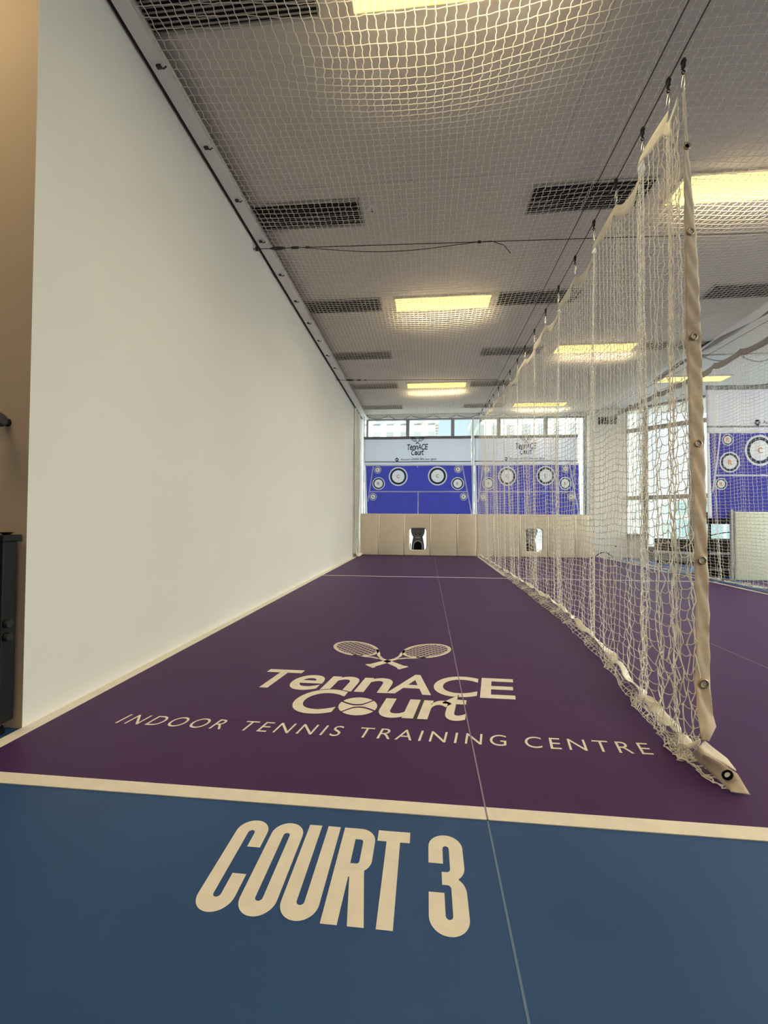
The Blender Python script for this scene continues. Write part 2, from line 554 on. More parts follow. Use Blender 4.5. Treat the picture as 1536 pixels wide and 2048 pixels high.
def court3_flat():
    F = Flat()
    T, B = 1.387, 1.055
    R = 0.0505
    def rr_top(x0, x1, y=T, r=R): return arc(x0 + r, y - r, r, r, 180, 90) + arc(x1 - r, y - r, r, r, 90, 0)
    def rr_bot(x0, x1, y=B, r=R): return arc(x1 - r, y + r, r, r, 0, -90) + arc(x0 + r, y + r, r, r, -90, -180)
    st = 0.0405
    # C
    x0, x1 = -0.602, -0.500
    i0, i1 = x0 + st, x1 - st
    ir = (i1 - i0) / 2; im = (i0 + i1) / 2
    F.loops([rr_top(x0, x1) + [(x1, 1.275), (i1, 1.275)] + arc(im, 1.343 - ir, ir, ir, 0, 180, 8) + arc(im, 1.099 + ir, ir, ir, 180, 360, 8) + [(i1, 1.177), (x1, 1.177)] + rr_bot(x0, x1)])
    # O
    x0, x1 = -0.486, -0.385
    i0, i1 = x0 + st, x1 - st; ir = (i1 - i0) / 2; im = (i0 + i1) / 2
    F.loops([rr_top(x0, x1) + rr_bot(x0, x1), arc(im, 1.343 - ir, ir, ir, 0, 180, 8) + arc(im, 1.099 + ir, ir, ir, 180, 360, 8)])
    # U
    x0, x1 = -0.374, -0.272
    i0, i1 = x0 + st, x1 - st; ir = (i1 - i0) / 2; im = (i0 + i1) / 2
    F.loops([[(x0, T), (i0, T)] + arc(im, 1.099 + ir, ir, ir, 180, 360, 8) + [(i1, T), (x1, T)] + rr_bot(x0, x1)])
    # R
    F.loops([[(-0.258, B), (-0.258, T), (-0.205, T)] + arc(-0.204, T - 0.05, 0.05, 0.05, 90, 0) + [(-0.154, 1.268)] + arc(-0.195, 1.262, 0.041, 0.045, 0, -55, 6) +
             [(-0.1705, 1.212), (-0.148, B), (-0.190, B), (-0.2105, 1.200), (-0.2135, 1.200), (-0.2155, B)],
             [(-0.216, 1.341)] + arc(-0.2, 1.332, 0.0095, 0.009, 90, 0, 5) + arc(-0.2, 1.256, 0.0095, 0.009, 0, -90, 5) + [(-0.216, 1.247)]])
    # T
    F.loops([[(-0.1475, T), (-0.0465, T), (-0.0465, 1.342), (-0.0765, 1.342), (-0.0765, B), (-0.1185, B), (-0.1185, 1.342), (-0.1475, 1.342)]])
    # 3
    x0, x1 = 0.011, 0.1135
    F.loops([[(x0, 1.274)] + rr_top(x0, x1) + arc(0.0705, 1.266, 0.043, 0.050, 0, -56, 6) + arc(0.0705, 1.180, 0.043, 0.050, 56, 0, 6) + rr_bot(x0, x1) +
             [(x0, 1.176), (0.053, 1.176)] + arc(0.063, 1.110, 0.0095, 0.011, 180, 360, 8) + arc(0.062, 1.190, 0.0105, 0.0115, 0, 90, 5) +
             [(0.048, 1.2015), (0.048, 1.245)] + arc(0.062, 1.2565, 0.0105, 0.0115, -90, 0, 5) + arc(0.063, 1.331, 0.0095, 0.011, 0, 180, 8) + [(0.053, 1.274)]])
    return F

# ------------------------------------------------------------------ room shell
WX = lambda y: -1.905 - 0.0079 * (y - 1.86)       # face of the long white wall
CEIL = 4.2
YB = 13.0                                         # window plane at the back

mb = MB(); mb.box(-6, 8.8, -5, 13.4, -0.3, 0.0)
floor = struct('floor', mb, M['blue'])
def quad_slab(mb, p, z0, z1):
    v = [(x, y, z0) for x, y in p] + [(x, y, z1) for x, y in p]
    n = len(p)
    mb.add(v, [tuple(range(n))[::-1], tuple(range(n, 2 * n))] + [(i, (i + 1) % n, n + (i + 1) % n, n + i) for i in range(n)])
    return mb
RX = lambda y: 1.455 + 0.0 * y
mb = quad_slab(MB(), [(-1.84, 1.53), (4.93, 1.53), (4.93, 12.7), (WX(12.7) + 0.06, 12.7)], 0.0, 0.002)
mb.build('court_surface', M['purple'], floor, label='dark purple court coating')
mb = quad_slab(MB(), [(5.35, 1.53), (8.5, 1.53), (8.5, 7.9), (5.35, 7.9)], 0.0, 0.002)
mb.build('court_surface', M['purple'], floor, label='dark purple court coating beyond the far net')
def line(p, m='line', label=None):
    mb = quad_slab(MB(), p, 0.0, 0.0032)
    return mb.build('court_line', M[m], floor, label=label)
line([(-6, 1.472), (8.6, 1.472), (8.6, 1.535), (-6, 1.535)], label='cream line between blue and purple floor')
line([(-1.906, 1.535), (-1.836, 1.535), (-1.888, 12.3), (WX(12.3), 12.3)], label='cream line along the white wall')
line([(-1.865, 7.545), (4.92, 7.745), (4.92, 7.795), (-1.865, 7.595)], 'line_white', 'thin white line across the courts')
line([(1.40, 8.0), (1.46, 8.0), (1.475, 12.3), (1.415, 12.3)], 'line_white', 'white line under the dividing net')
line([(4.62, 1.535), (4.68, 1.535), (4.98, 12.7), (4.92, 12.7)], 'line_white', 'white line along the far court edge')
def seam(x, y0, y1, m):
    mb = quad_slab(MB(), [(x - 0.003, y0), (x + 0.003, y0), (x + 0.003, y1), (x - 0.003, y1)], 0.0, 0.0036 if 'purple' in m else 0.0006)
    mb.build('floor_seam', M[m], floor)
seam(0.2085, 1.472, 12.2, 'seam_purple'); seam(0.2085, -3, 1.472, 'seam_blue')
seam(2.345, 1.535, 12.2, 'seam_purple'); seam(2.345, -3, 1.472, 'seam_blue')

# long white wall on the left and the tan wall end that faces the viewer
mb = MB()
quad_slab(mb, [(-2.3, 2.10), (WX(1.862), 1.862), (WX(13.2), 13.2), (-2.3, 13.2)], 0.0, CEIL + 0.1)
struct('wall_left', mb, M['wall'])
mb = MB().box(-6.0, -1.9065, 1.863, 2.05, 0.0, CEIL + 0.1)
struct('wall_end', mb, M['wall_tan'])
mb = MB().box(-6.2, -6.0, -5, 2.0, 0, CEIL + 0.1); struct('wall_side', mb, M['wall'])
mb = MB().box(-6.2, 8.9, -5.2, -5.0, 0, CEIL + 0.1); struct('wall_rear', mb, M['wall'])
mb = MB().box(8.62, 8.8, -5.0, -0.6, 0, CEIL + 0.1).box(8.62, 8.8, -0.6, 9.8, 0, 0.3); struct('wall_right', mb, M['wall'])
# ceiling slab
mb = MB().box(-6.2, 8.9, -5.2, 13.2, CEIL, CEIL + 0.25)
struct('ceiling', mb, M['ceiling'])
# soffit above the back windows and white column
mb = MB().box(-2.0, 4.66, 12.86, 13.2, 4.11, CEIL + 0.01); struct('trim_1', mb, M['frame_white'])
mb = MB().box(4.63, 5.62, 12.66, 13.2, 0, CEIL + 0.05); struct('wall_back', mb, M['wall'])
mb = MB().box(-2.05, 4.66, 12.92, 13.2, 0.0, 0.06); struct('baseboard_back', mb, M['frame_white'])
# rail along the top of the white wall that carries the net
mb = MB()
quad_slab(mb, [(WX(1.9) + 0.035, 1.87), (WX(1.9) + 0.135, 1.87), (WX(12.8) + 0.205, 12.8), (WX(12.8) + 0.06, 12.8)], 4.06, 4.125)
rail = struct('trim_2', mb, M['rail'])
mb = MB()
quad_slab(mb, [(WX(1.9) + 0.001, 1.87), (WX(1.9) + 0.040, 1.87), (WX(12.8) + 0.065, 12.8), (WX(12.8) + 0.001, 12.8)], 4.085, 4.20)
mb.build('gap_shade_strip', M['gap'], rail)  # added dark strip that paints the shadowed gap between wall and rail
for i, yy in enumerate((2.65, 3.28, 3.86, 4.46, 5.10, 5.74, 6.4, 7.05, 7.7, 8.35)):
    mb = MB().box(WX(yy) + 0.08, WX(yy) + 0.112, yy - 0.012, yy + 0.012, 4.045, 4.062)
    mb.tube([(WX(yy) + 0.095, yy, 4.05), (WX(yy) + 0.13, yy, 4.035), (WX(yy) + 0.15, yy, 4.05)], 0.005, 6)
    mb.build('eye_bolt', M['wire'], rail)

# ------------------------------------------------------------------ windows
def window(n, a, b, z0, z1, transoms=(), fw=0.05, depth=0.10):
    """glazed bay from plan point a to plan point b"""
    a = Vector((a[0], a[1], 0)); b = Vector((b[0], b[1], 0))
    d = (b - a); L = d.length; d.normalize(); nrm = Vector((-d.y, d.x, 0))
    root = thing('window_%d' % n, None, None, tuple((a + b) / 2 + Vector((0, 0, z0))), kind='structure')
    def obox(mb, u0, u1, w0, w1, q0, q1):
        v = [tuple(a + d * u + nrm * w + Vector((0, 0, z))) for z in (q0, q1) for w in (w0, w1) for u in (u0, u1)]
        mb.add(v, [(0, 2, 3, 1), (4, 5, 7, 6), (0, 1, 5, 4), (2, 6, 7, 3), (0, 4, 6, 2), (1, 3, 7, 5)])
    mb = MB()
    h = depth / 2
    obox(mb, 0, fw, -h, h, z0, z1); obox(mb, L - fw, L, -h, h, z0, z1)
    obox(mb, fw, L - fw, -h, h, z0, z0 + 0.05); obox(mb, fw, L - fw, -h, h, z1 - 0.05, z1)
    mb.build('window_frame', M['frame'], root)
    for t in transoms:
        mb = MB(); obox(mb, fw, L - fw, -h, h, t - 0.055, t + 0.055)
        mb.build('transom', M['frame'], root)
    mb = MB(); obox(mb, fw, L - fw, -0.006, 0.006, z0 + 0.05, z1 - 0.05)
    mb.build('glass_pane', M['glass'], root)
    return root

xs = [-1.86, -0.59, 0.77, 2.135, 3.495, 4.63]
for i in range(5):
    window(i + 1, (xs[i], YB), (xs[i + 1], YB), 0.06, 4.12)
def dg(s): return (5.62 + s / math.sqrt(2), 12.73 - s / math.sqrt(2))
cuts = [0.0, 0.53, 1.60, 2.67, 4.33]
for i in range(4):
    window(6 + i, dg(cuts[i]), dg(cuts[i + 1]), 0.62 if i == 0 else 0.30, 4.20, (1.68, 3.58), fw=0.065)
for i in range(7):
    window(10 + i, (8.70, 9.65 - 1.46 * i), (8.70, 8.19 - 1.46 * i), 0.30, 4.20, (1.68, 3.58), fw=0.065)
# low wall under the slanted glazing
a, b = dg(0), dg(0.53)
mb = quad_slab(MB(), [(a[0], a[1]), (b[0], b[1]), (b[0] + 0.1, b[1] + 0.1), (a[0] + 0.1, a[1] + 0.1)], 0, 0.62)
struct('baseboard_corner', mb, M['wall'])
a, b = dg(0.53), dg(4.33)
mb = quad_slab(MB(), [(a[0], a[1]), (b[0], b[1]), (b[0] + 0.1, b[1] + 0.1), (a[0] + 0.1, a[1] + 0.1)], 0, 0.30)
struct('baseboard_right', mb, M['frame'])

# ------------------------------------------------------------------ floor lettering
def on_floor(z):
    return lambda x, y: (x, y, z)
def flat_obj(F, fn, name, material, parent=None, **props):
    v, f = F.map(fn)
    # give the print a hair of thickness so it stays solid
    me = make_mesh(name, v, f, material)
    return link(name, me, parent, **props)

flat_obj(court3_flat(), on_floor(0.0008), 'floor_lettering', M['line'],
         label='large cream COURT 3 lettering painted on the blue floor', category='lettering')
lg = thing('floor_logo', 'cream TennACE Court logo with crossed rackets painted on the purple floor', 'logo', (-0.25, 2.6, 0.002))
flat_obj(racket_flat(), on_floor(0.0026), 'crossed_rackets', M['line'], lg)
for W in word_tenn(): flat_obj(W, on_floor(0.0026), 'logo_letter', M['line'], lg)
for W in word_court(): flat_obj(W, on_floor(0.0032), 'logo_letter', M['line'], lg)
for W in word_court(grow=0.010): flat_obj(W, on_floor(0.0029), 'letter_outline', M['outline'], lg)
flat_obj(ball_flat(), on_floor(0.0032), 'logo_ball', M['line'], lg)
tl = thing('floor_tagline', 'thin cream INDOOR TENNIS TRAINING CENTRE lettering below the floor logo', 'lettering', (-0.25, 2.0, 0.002))
for t, bx in (('INDOOR', (-1.509, -0.972, 1.957, 2.055)), ('TENNIS', (-0.893, -0.402, 1.957, 2.055)), ('TRAINING', (-0.322, 0.358, 1.957, 2.055)), ('CENTRE', (0.440, 0.978, 1.957, 2.056))):
    F = Flat().text(t, bx, 0.17, -0.004, 1.32)
    flat_obj(F, on_floor(0.0026), 'tagline_word', M['line'], tl)

# ------------------------------------------------------------------ ceiling lamps and vents
LW, LD = 1.36, 0.36
TROFFER = bpy.data.lights.new('troffer', 'AREA')      # louvred tubes: most of the light goes down
TROFFER.shape = 'RECTANGLE'; TROFFER.size = 1.30; TROFFER.size_y = 0.30
TROFFER.energy = 18.0; TROFFER.color = (1.0, 0.82, 0.55); TROFFER.spread = math.radians(160)
def make_lamp(loc, label):
    x, y, z = loc
    t = thing('ceiling_light', label, 'light', loc, 'recessed ceiling light panels')
    mb = MB()
    f = 0.025
    for bx in ((x - f, x + LW + f, y - f, y), (x - f, x + LW + f, y + LD, y + LD + f), (x - f, x, y, y + LD), (x + LW, x + LW + f, y, y + LD)):
        mb.box(bx[0], bx[1], bx[2], bx[3], z - 0.012, z + 0.02)
    mb.build('lamp_frame', M['lamp_frame'], t)
    MB().box(x, x + LW, y, y + LD, z - 0.006, z + 0.01).build('diffuser', M['lamp'], t)
    o = bpy.data.objects.new('tube_light', TROFFER); COL.objects.link(o)
    o.location = (LW / 2, LD / 2, -0.02); o.parent = t
    return t
z = CEIL - 0.011
L0 = make_lamp((-0.47, 2.22, z), 'ceiling light panel above the floor logo, cut by the top of the picture')
for x, y, lab in ((-0.47, 6.04, 'ceiling light panel above the marked court, between the two slack wire cables'),
                  (-0.47, 9.84, 'ceiling light panel above the marked court, closest to the windows'),
                  (2.36, 4.11, 'big bright ceiling light panel beyond the canvas edge strip of the net'),
                  (2.36, 7.91, 'middle ceiling light panel seen through the dividing net'),
                  (2.36, 11.7, 'small ceiling light panel near the back windows, seen through the dividing net'),
                  (5.19, 9.84, 'ceiling light panel over the far court by the slanted windows'),
                  (5.19, 6.04, 'ceiling light panel over the far court, out of the picture'),
                  (5.19, 2.22, 'ceiling light panel over the far court entrance'),
                  (2.36, 0.30, 'ceiling light panel above the blue walkway, middle court'),
                  (-0.47, -1.6, 'ceiling light panel behind the viewer'),
                  (-3.30, 0.90, 'ceiling light panel above the blue walkway beside the tan wall end'),
                  (2.36, -3.5, 'ceiling light panel at the rear of the hall')):
    dup(L0, (x, y, z), lab)

VW, VD = 1.10, 0.35
def make_vent(loc, label):
    x, y, z = loc
    t = thing('ceiling_vent', label, 'vent', loc, 'louvred ceiling vents')
    mb = MB(); f = 0.02
    for bx in ((x - f, x + VW + f, y - f, y), (x - f, x + VW + f, y + VD, y + VD + f), (x - f, x, y, y + VD), (x + VW, x + VW + f, y, y + VD)):
        mb.box(bx[0], bx[1], bx[2], bx[3], z - 0.006, z + 0.01)
    mb.build('vent_frame', M['vent'], t)
    MB().box(x, x + VW, y, y + VD, z + 0.006, z + 0.0105).build('vent_recess', M['vent_back'], t)
    mb = MB()
    n = 12
    for k in range(n):
        yy = y + (k + 0.5) * VD / n
        w = 0.0135 if k >= 6 else 0.0065
        v = [(x, yy - w, z - 0.004), (x + VW, yy - w, z - 0.004), (x + VW, yy + w * 0.4, z + 0.005), (x, yy + w * 0.4, z + 0.005)]
        v += [(p[0], p[1], p[2] + 0.0015) for p in v]
        mb.add(v, [(0, 1, 2, 3), (7, 6, 5, 4), (0, 4, 5, 1), (1, 5, 6, 2), (2, 6, 7, 3), (3, 7, 4, 0)])
    mb.build('louvres', M['vent'], t)
    return t
V0 = make_vent((-1.80, 2.22, z), 'large louvred ceiling vent beside the white wall, cut by the top of the picture')
ordn = ['first', 'second', 'third', 'fourth', 'fifth', 'sixth']
for k, y in enumerate((4.13, 6.03, 7.95, 9.84, 11.73)):
    dup(V0, (-1.80, y, z), '%s whole ceiling vent along the white wall, counted from the viewer towards the windows' % ordn[k])
for k, y in enumerate((4.12, 6.02, 7.94, 9.84, 11.75)):
    dup(V0, (1.01, y, z), '%s ceiling vent above the dividing net, counted from the viewer towards the windows' % ordn[k])
for k, y in enumerate((6.08, 7.92)):
    dup(V0, (3.85, y, z), 'ceiling vent over the far court, %s' % ('beside the canvas edge strip of the net' if k == 0 else 'behind the canvas edge strip of the net'))
# sprinkler discs
def sprinkler(x, y, lab):
    t = thing('ceiling_sprinkler', lab, 'sprinkler', (x, y, CEIL - 0.03), 'ceiling sprinklers')
    MB().tube([(x, y, CEIL), (x, y, CEIL - 0.012)], 0.045, 16).build('rosette', M['white_plastic'], t)
    MB().tube([(x, y, CEIL - 0.012), (x, y, CEIL - 0.03)], [0.014, 0.02], 10).build('sprinkler_head', M['steel'], t)
sprinkler(-0.58, 4.27, 'small ceiling sprinkler beside the first whole vent by the white wall')
sprinkler(-0.42, 8.15, 'small ceiling sprinkler beside the third vent by the white wall')

# ------------------------------------------------------------------ ceiling nets
def ceiling_net(x0, x1, y0, y1, cell, zfun, label, r=0.0029, seed=1, swag=True):
    rng = np.random.default_rng(seed)
    nx = int(round((x1 - x0) / cell)) + 1; ny = int(round((y1 - y0) / cell)) + 1
    X, Y = np.meshgrid(np.linspace(x0, x1, nx), np.linspace(y0, y1, ny), indexing='ij')
    zig = ((np.arange(nx)[:, None] + np.arange(ny)[None, :]) % 2 * 2 - 1)
    X = X + zig * cell * 0.07 + rng.normal(0, 0.002, X.shape)
    Y = Y + rng.normal(0, 0.002, X.shape)
    sx, sy, Z = zfun(X, Y)
    P = np.stack([X + sx, Y + sy, Z], axis=-1)
    def strands(A, B, off):
        n = len(A)
        t = np.array([0, 0.33, 0.67, 1.0])[None, :, None]
        Q = A[:, None, :] * (1 - t) + B[:, None, :] * t
        Q[:, 1, :] += off; Q[:, 2, :] += -off * 0.2
        return Q
    A = P[:-1].reshape(-1, 3); B = P[1:].reshape(-1, 3)
    v1 = tube_arrays(strands(A, B, np.array([0, 0.0, -0.002])), r, 4)
    A = P[:, :-1].reshape(-1, 3); B = P[:, 1:].reshape(-1, 3)
    v2 = tube_arrays(strands(A, B, np.array([cell * 0.10, 0, -0.004])), r, 4)
    v, f = join_arrays([v1, v2])
    root = thing('net_canopy', label, 'net', ((x0 + x1) / 2, (y0 + y1) / 2, 4.0), 'nets stretched under the ceiling')
    link('netting', make_mesh('netting', v, f, M['net_ceiling'], True), root)
    # white border rope along the windows, drooping between its ties
    if swag:
        pts = []
        nb = 5
        for k in range(nb):
            for j in range(10):
                s = j / 10
                pts.append((x0 + (x1 - x0) * (k + s) / nb, y1 + 0.02, float(P[0, -1, 2]) - 0.02 - (0.10 + 0.03 * (k % 2)) * math.sin(PI * s) ** 0.8))
        pts.append((x1, y1 + 0.02, float(P[0, -1, 2]) - 0.02))
        MB().tube(pts, 0.013, 6).build('border_rope', M['tape_grey'], root, True)
        MB().tube([(x0, y1 + 0.03, float(P[0, -1, 2]) + 0.0), (x1, y1 + 0.03, float(P[0, -1, 2]) + 0.0)], 0.012, 6).build('border_rope', M['tape_grey'], root, True)
    return root

def z3(X, Y):
    u = (X + 1.76) / 3.25
    z = 4.075 - 0.07 * 4 * u * (1 - u) * (0.8 + 0.2 * np.sin(Y * 1.3))
    g = np.exp(-((X + 0.05) ** 2 / 0.7 + (Y - 2.75) ** 2 / 0.16))
    g2 = np.exp(-((X + 0.75) ** 2 / 0.10 + (Y - 2.55) ** 2 / 0.10))
    z = z - 0.16 * g - 0.04 * g2 - 0.035 * np.exp(-((X - 0.2) ** 2 / 0.8 + (Y - 6.9) ** 2 / 0.5))
    sy = 0.10 * g * np.sign(Y - 2.75) * np.abs(Y - 2.75) ** 0.5 * -0.6
    sx = 0.07 * g2
    return sx, sy, z
ceiling_net(-1.765, 1.478, 1.55, 12.25, 0.060, z3, 'white ceiling net above the marked court, tied to the rail on the white wall', seed=3)
def z2(X, Y):
    u = (X - 1.485) / 3.3
    z = 4.105 - 0.06 * 4 * u * (1 - u) + 0.015 * np.sin(Y * 1.7 + X)
    e = np.clip(4 * u * (1 - u), 0, 1)
    return 0.05 * e * np.sin(Y * 2.1), 0.04 * np.sin(X * 2.3), z
ceiling_net(1.512, 4.73, 2.1, 12.25, 0.060, z2, 'white ceiling net above the middle court, beyond the canvas edge strip', seed=4)
def z1(X, Y):
    u = (X - 4.78) / 3.3
    z = 4.05 - 0.08 * 4 * u * (1 - u)
    return 0.04 * np.clip(4 * u * (1 - u), 0, 1) * np.sin(Y * 2.0), 0.0 * X, z
ceiling_net(4.94, 8.1, 5.0, 8.15, 0.060, z1, 'white ceiling net above the far court with the big target banner', seed=5)

# ------------------------------------------------------------------ cables
CY = [-2.0, 1.0, 2.57, 3.01, 3.42, 4.34, 5.9, 7.03, 7.65, 8.29, 8.86, 9.52, 10.12, 11.38, 12.14, 12.9]
CZ = [3.93, 3.77, 3.70, 3.675, 3.655, 3.625, 3.615, 3.625, 3.655, 3.70, 3.745, 3.79, 3.83, 3.96, 4.03, 4.06]
cz = lambda y: float(np.interp(y, CY, CZ))
def cable(name, pts, r, label, cat='cable'):
    return MB().tube(pts, r, 6).build(name, M['wire'], None, True, label=label, category=cat)
NETX = 1.45
cable('wire_cable', [(NETX, y, cz(y)) for y in np.linspace(-2, 12.9, 60)], 0.004, 'dark wire cable that carries the pulleys of the dividing net')
cable('wire_cable', [(1.495, y, 4.04 - 0.02 * math.sin((y + 2) / 14.9 * PI)) for y in np.linspace(-2, 12.9, 30)], 0.004, 'dark wire cable along the seam of the ceiling nets, above the pulley cable')
def cross(y0, y1, x1, label, slack):
    t = thing('cross_cable', label, 'cable', (WX(y0), y0, 4.0), 'wire cables crossing the hall')
    f = lambda x: (x, y0 + (y1 - y0) * (x - WX(y0)) / (x1 - WX(y0)), 4.0)
    MB().tube([f(x) for x in np.linspace(WX(y0) + 0.001, x1, 24)], 0.0045, 6).build('wire', M['wire'], t, True)
    a = f(-1.84); 
    MB().tube([f(-1.903), f(-1.87)], 0.022, 10).build('wall_anchor', M['wire'], t)
    MB().tube([f(-1.74), f(-1.69), f(-1.62), f(-1.57)], [0.008, 0.016, 0.016, 0.008], 8).build('turnbuckle', M['wire'], t)
    MB().tube([f(-1.50), f(-1.42)], 0.014, 8).build('ferrule', M['wire'], t)
    MB().tube([f(-1.34), f(-1.30)], 0.012, 8).build('ferrule', M['wire'], t)
    if slack:
        pts = []
        for s in np.linspace(0, 1, 20):
            x = -1.40 + s * 1.95
            p = f(x); pts.append((p[0], p[1], p[2] - 0.075 * math.sin(PI * s) ** 1.2))
        e = pts[-1]
        pts += [(e[0] + 0.12, e[1] - 0.02, e[2] - 0.01), (e[0] + 0.25, e[1] - 0.03, e[2] - 0.07), (e[0] + 0.32, e[1] - 0.03, e[2] - 0.16)]
        MB().tube(pts, 0.004, 6).build('slack_end', M['wire'], t, True)
        MB().tube([f(0.53), f(0.565)], 0.014, 8).build('cable_clamp', M['wire'], t)
    return t
cross(4.50, 4.76, 4.7, 'dark wire cable with a slack tail crossing under the ceiling net', True)
cross(8.93, 9.15, 1.48, 'dark wire cable crossing under the ceiling net close to the windows', False)

# ------------------------------------------------------------------ hanging nets
HY = [2.60, 2.70, 3.01, 3.42, 3.86, 4.34, 4.87, 5.39, 5.94, 6.5, 7.03, 7.65, 8.29, 8.86, 9.52, 10.12, 10.75, 11.38, 12.05]
DROP = 0.186

def hanging_net(x0, hooks, ztop, nb, cell, hem_x, left_x, label, front=True, r=0.0022, vcell=0.050, seed=2, amp_scale=1.0, mats=('net', 'tape_white', 'tape_white'), flip=1, hem_w=0.085):
    rng = np.random.default_rng(seed)
    bays = len(hooks) - 1
    L = nb * cell
    cols = bays * nb + 1
    ytop = np.zeros(cols); fold = np.zeros(cols); droop = np.zeros(cols); zt = np.zeros(cols)
    for b in range(bays):
        span = hooks[b + 1] - hooks[b]
        amp = min(0.046, max(0.014, 0.075 * math.sqrt(max(0, L * L - span * span)))) * amp_scale
        side = -1 if b % 2 else 1
        if b == 0: side = -1; amp *= 0.6
        if b == 1: side = -1; amp *= 1.3
        for k in range(nb + (1 if b == bays - 1 else 0)):
            v = k / nb; i = b * nb + k
            ytop[i] = hooks[b] + span * (v - 0.10 * math.sin(2 * PI * v))
            fold[i] = side * amp * math.sin(PI * v) * (1 + 0.25 * math.sin(b * 2.3))
            droop[i] = (0.05 + 0.35 * max(0, 0.55 - span)) * math.sin(PI * v) ** 0.8 * (0.6 + 0.5 * rng.random()) if 0 < k < nb else 0
            droop[i] = (0.045 + 0.14 * max(0, 0.62 - span)) * math.sin(PI * v)
            zt[i] = ztop(ytop[i]) - DROP - droop[i]
    hemtop = np.stack([x0 + fold, ytop, zt], axis=-1)
    # top hem tape
    nh = 4
    tape = np.zeros((cols, nh, 3))
    for j in range(nh):
        q = j / (nh - 1)
        tape[:, j, 0] = x0 + fold * (1 + 0.12 * q) - flip * 0.02 * q * np.sin(np.arange(cols) * 0.9)
        tape[:, j, 1] = ytop
        tape[:, j, 2] = zt - hem_w * q
    zb = zt - hem_w
    # netting knots
    rows = int(round(3.36 / vcell))
    extra_l, extra_b = 3, 2
    nrow = rows + 1 + extra_l + extra_b
    P = np.zeros((cols, nrow, 3))
    ph = np.arange(cols) / nb
    hx = hem_x(ytop); lx = left_x(ytop)
    dYf = -0.68 * np.clip((4.3 - ytop) / 1.65, 0, 1) if front else np.zeros(cols)
    fine = 0.012 * np.sin(ph * 2 * PI * 1.5 + 0.7) + 0.008 * np.sin(ph * 2 * PI * 2.37)
    for j in range(rows + 1):
        q = j / rows
        z = zb * (1 - q) + 0.05 * q
        g = np.clip((2.0 - z) / 2.0, 0, 1) ** 1.3
        wob = (0.022 * np.sin(ph * 2.7 + q * 2.4) + fine) * min(1, q * 2)
        P[:, j, 0] = x0 + fold * (1.12 - 0.6 * q) + wob + (hx - x0) * g
        P[:, j, 1] = ytop + dYf * g + 0.012 * np.sin(ph * 3.1 + q * 3.0) * q
        P[:, j, 2] = z
    yend = ytop + dYf
    for j in range(extra_l):
        q = (j + 1) / extra_l
        P[:, rows + 1 + j, 0] = hx + fold * 0.25 * (1 - q) + (lx - hx) * q + 0.010 * np.sin(ph * 9 + j)
        P[:, rows + 1 + j, 1] = yend - 0.02 * q
        P[:, rows + 1 + j, 2] = 0.035 * (1 - q) + 0.009
    for j in range(extra_b):
        q = (j + 1) / extra_b
        P[:, rows + 1 + extra_l + j, 0] = lx + (hx - lx) * q * 0.9
        P[:, rows + 1 + extra_l + j, 1] = yend + 0.03 * q
        P[:, rows + 1 + extra_l + j, 2] = 0.014 + 0.020 * q
    nz = np.ones((1, nrow, 1)) * 0.0012
    nz[0, int(rows * 0.55):, 0] = 0.0018
    nz[0, int(rows * 0.92):, 0] = 0.0042
    fz = (1 + 1.7 * np.exp(-((ytop - hooks[0]) / 0.45) ** 2))[:, None, None] if front else 1.0
    noise = rng.normal(0, 1, P.shape) * nz * fz
    noise[:, 0, :] = 0
    zg = (np.add.outer(np.arange(cols), np.arange(nrow)) % 2 * 2 - 1) * 0.0042
    P[:, :, 1] += zg
    P = P + noise
    P[:, :, 2] = np.maximum(P[:, :, 2], 0.008)
    ts = np.array([0, 0.25, 0.5, 0.75, 1.0])
    def strands(A, B, off, shape):
        t = ts[None, :, None]
        Q = A[:, None, :] * (1 - t) + B[:, None, :] * t
        return Q + off[:, None, :] * np.array(shape)[None, :, None]
    A = P[:-1].reshape(-1, 3); B = P[1:].reshape(-1, 3)
    sag = rng.normal(0, 0.0014, A.shape); sag[:, 2] -= 0.010
    low = A[:, 2] < 0.06
    sag[low, 2] = np.abs(sag[low, 2]) * 0.4
    v1 = tube_arrays(strands(A, B, sag, [0, 0.9, 1.0, 0.55, 0]), r, 4)
    A = P[:, :-1].reshape(-1, 3); B = P[:, 1:].reshape(-1, 3)
    bow = rng.normal(0, 0.0012, A.shape); bow[:, 2] = 0
    bow *= (1 + 1.0 * (A[:, 2:3] < 1.0))
    v2 = tube_arrays(strands(A, B, bow, [0, 0.8, 1.0, 0.8, 0]), r, 4)
    v, f = join_arrays([v1, v2])
    root = thing('divider_net', label, 'net', (x0, (hooks[0] + hooks[-1]) / 2, 0.0), 'nets hanging between the courts')
    link('netting', make_mesh('netting', v, f, M[mats[0]], True), root)
    v, f = surf(tape, 0.003)
    link('top_hem', make_mesh('top_hem', v, f, M[mats[1]], True), root)
    # bottom hem tape lying on the floor, a crumpled ribbon
    m = cols * 2
    yy = np.interp(np.linspace(0, cols - 1, m), np.arange(cols), yend)
    hh = np.interp(np.linspace(0, cols - 1, m), np.arange(cols), hx)
    G = np.zeros((m, 4, 3))
    s = np.linspace(0, bays, m)
    for j in range(4):
        q = j / 3 - 0.5
        G[:, j, 0] = hh + 0.004 * flip + q * (0.046 + 0.012 * np.sin(s * 6.1)) * flip + 0.006 * np.sin(s * 9.7) + rng.normal(0, 0.0015, m)
        G[:, j, 1] = yy + 0.01 * np.sin(s * 14)
        G[:, j, 2] = 0.066 + q * 0.030 * np.sin(s * 4.3 + 1) + 0.010 * np.sin(s * 12.3) + rng.normal(0, 0.0015, m)
    G[:, :, 2] = np.maximum(G[:, :, 2], 0.012)
    v, f = surf(G, 0.003)
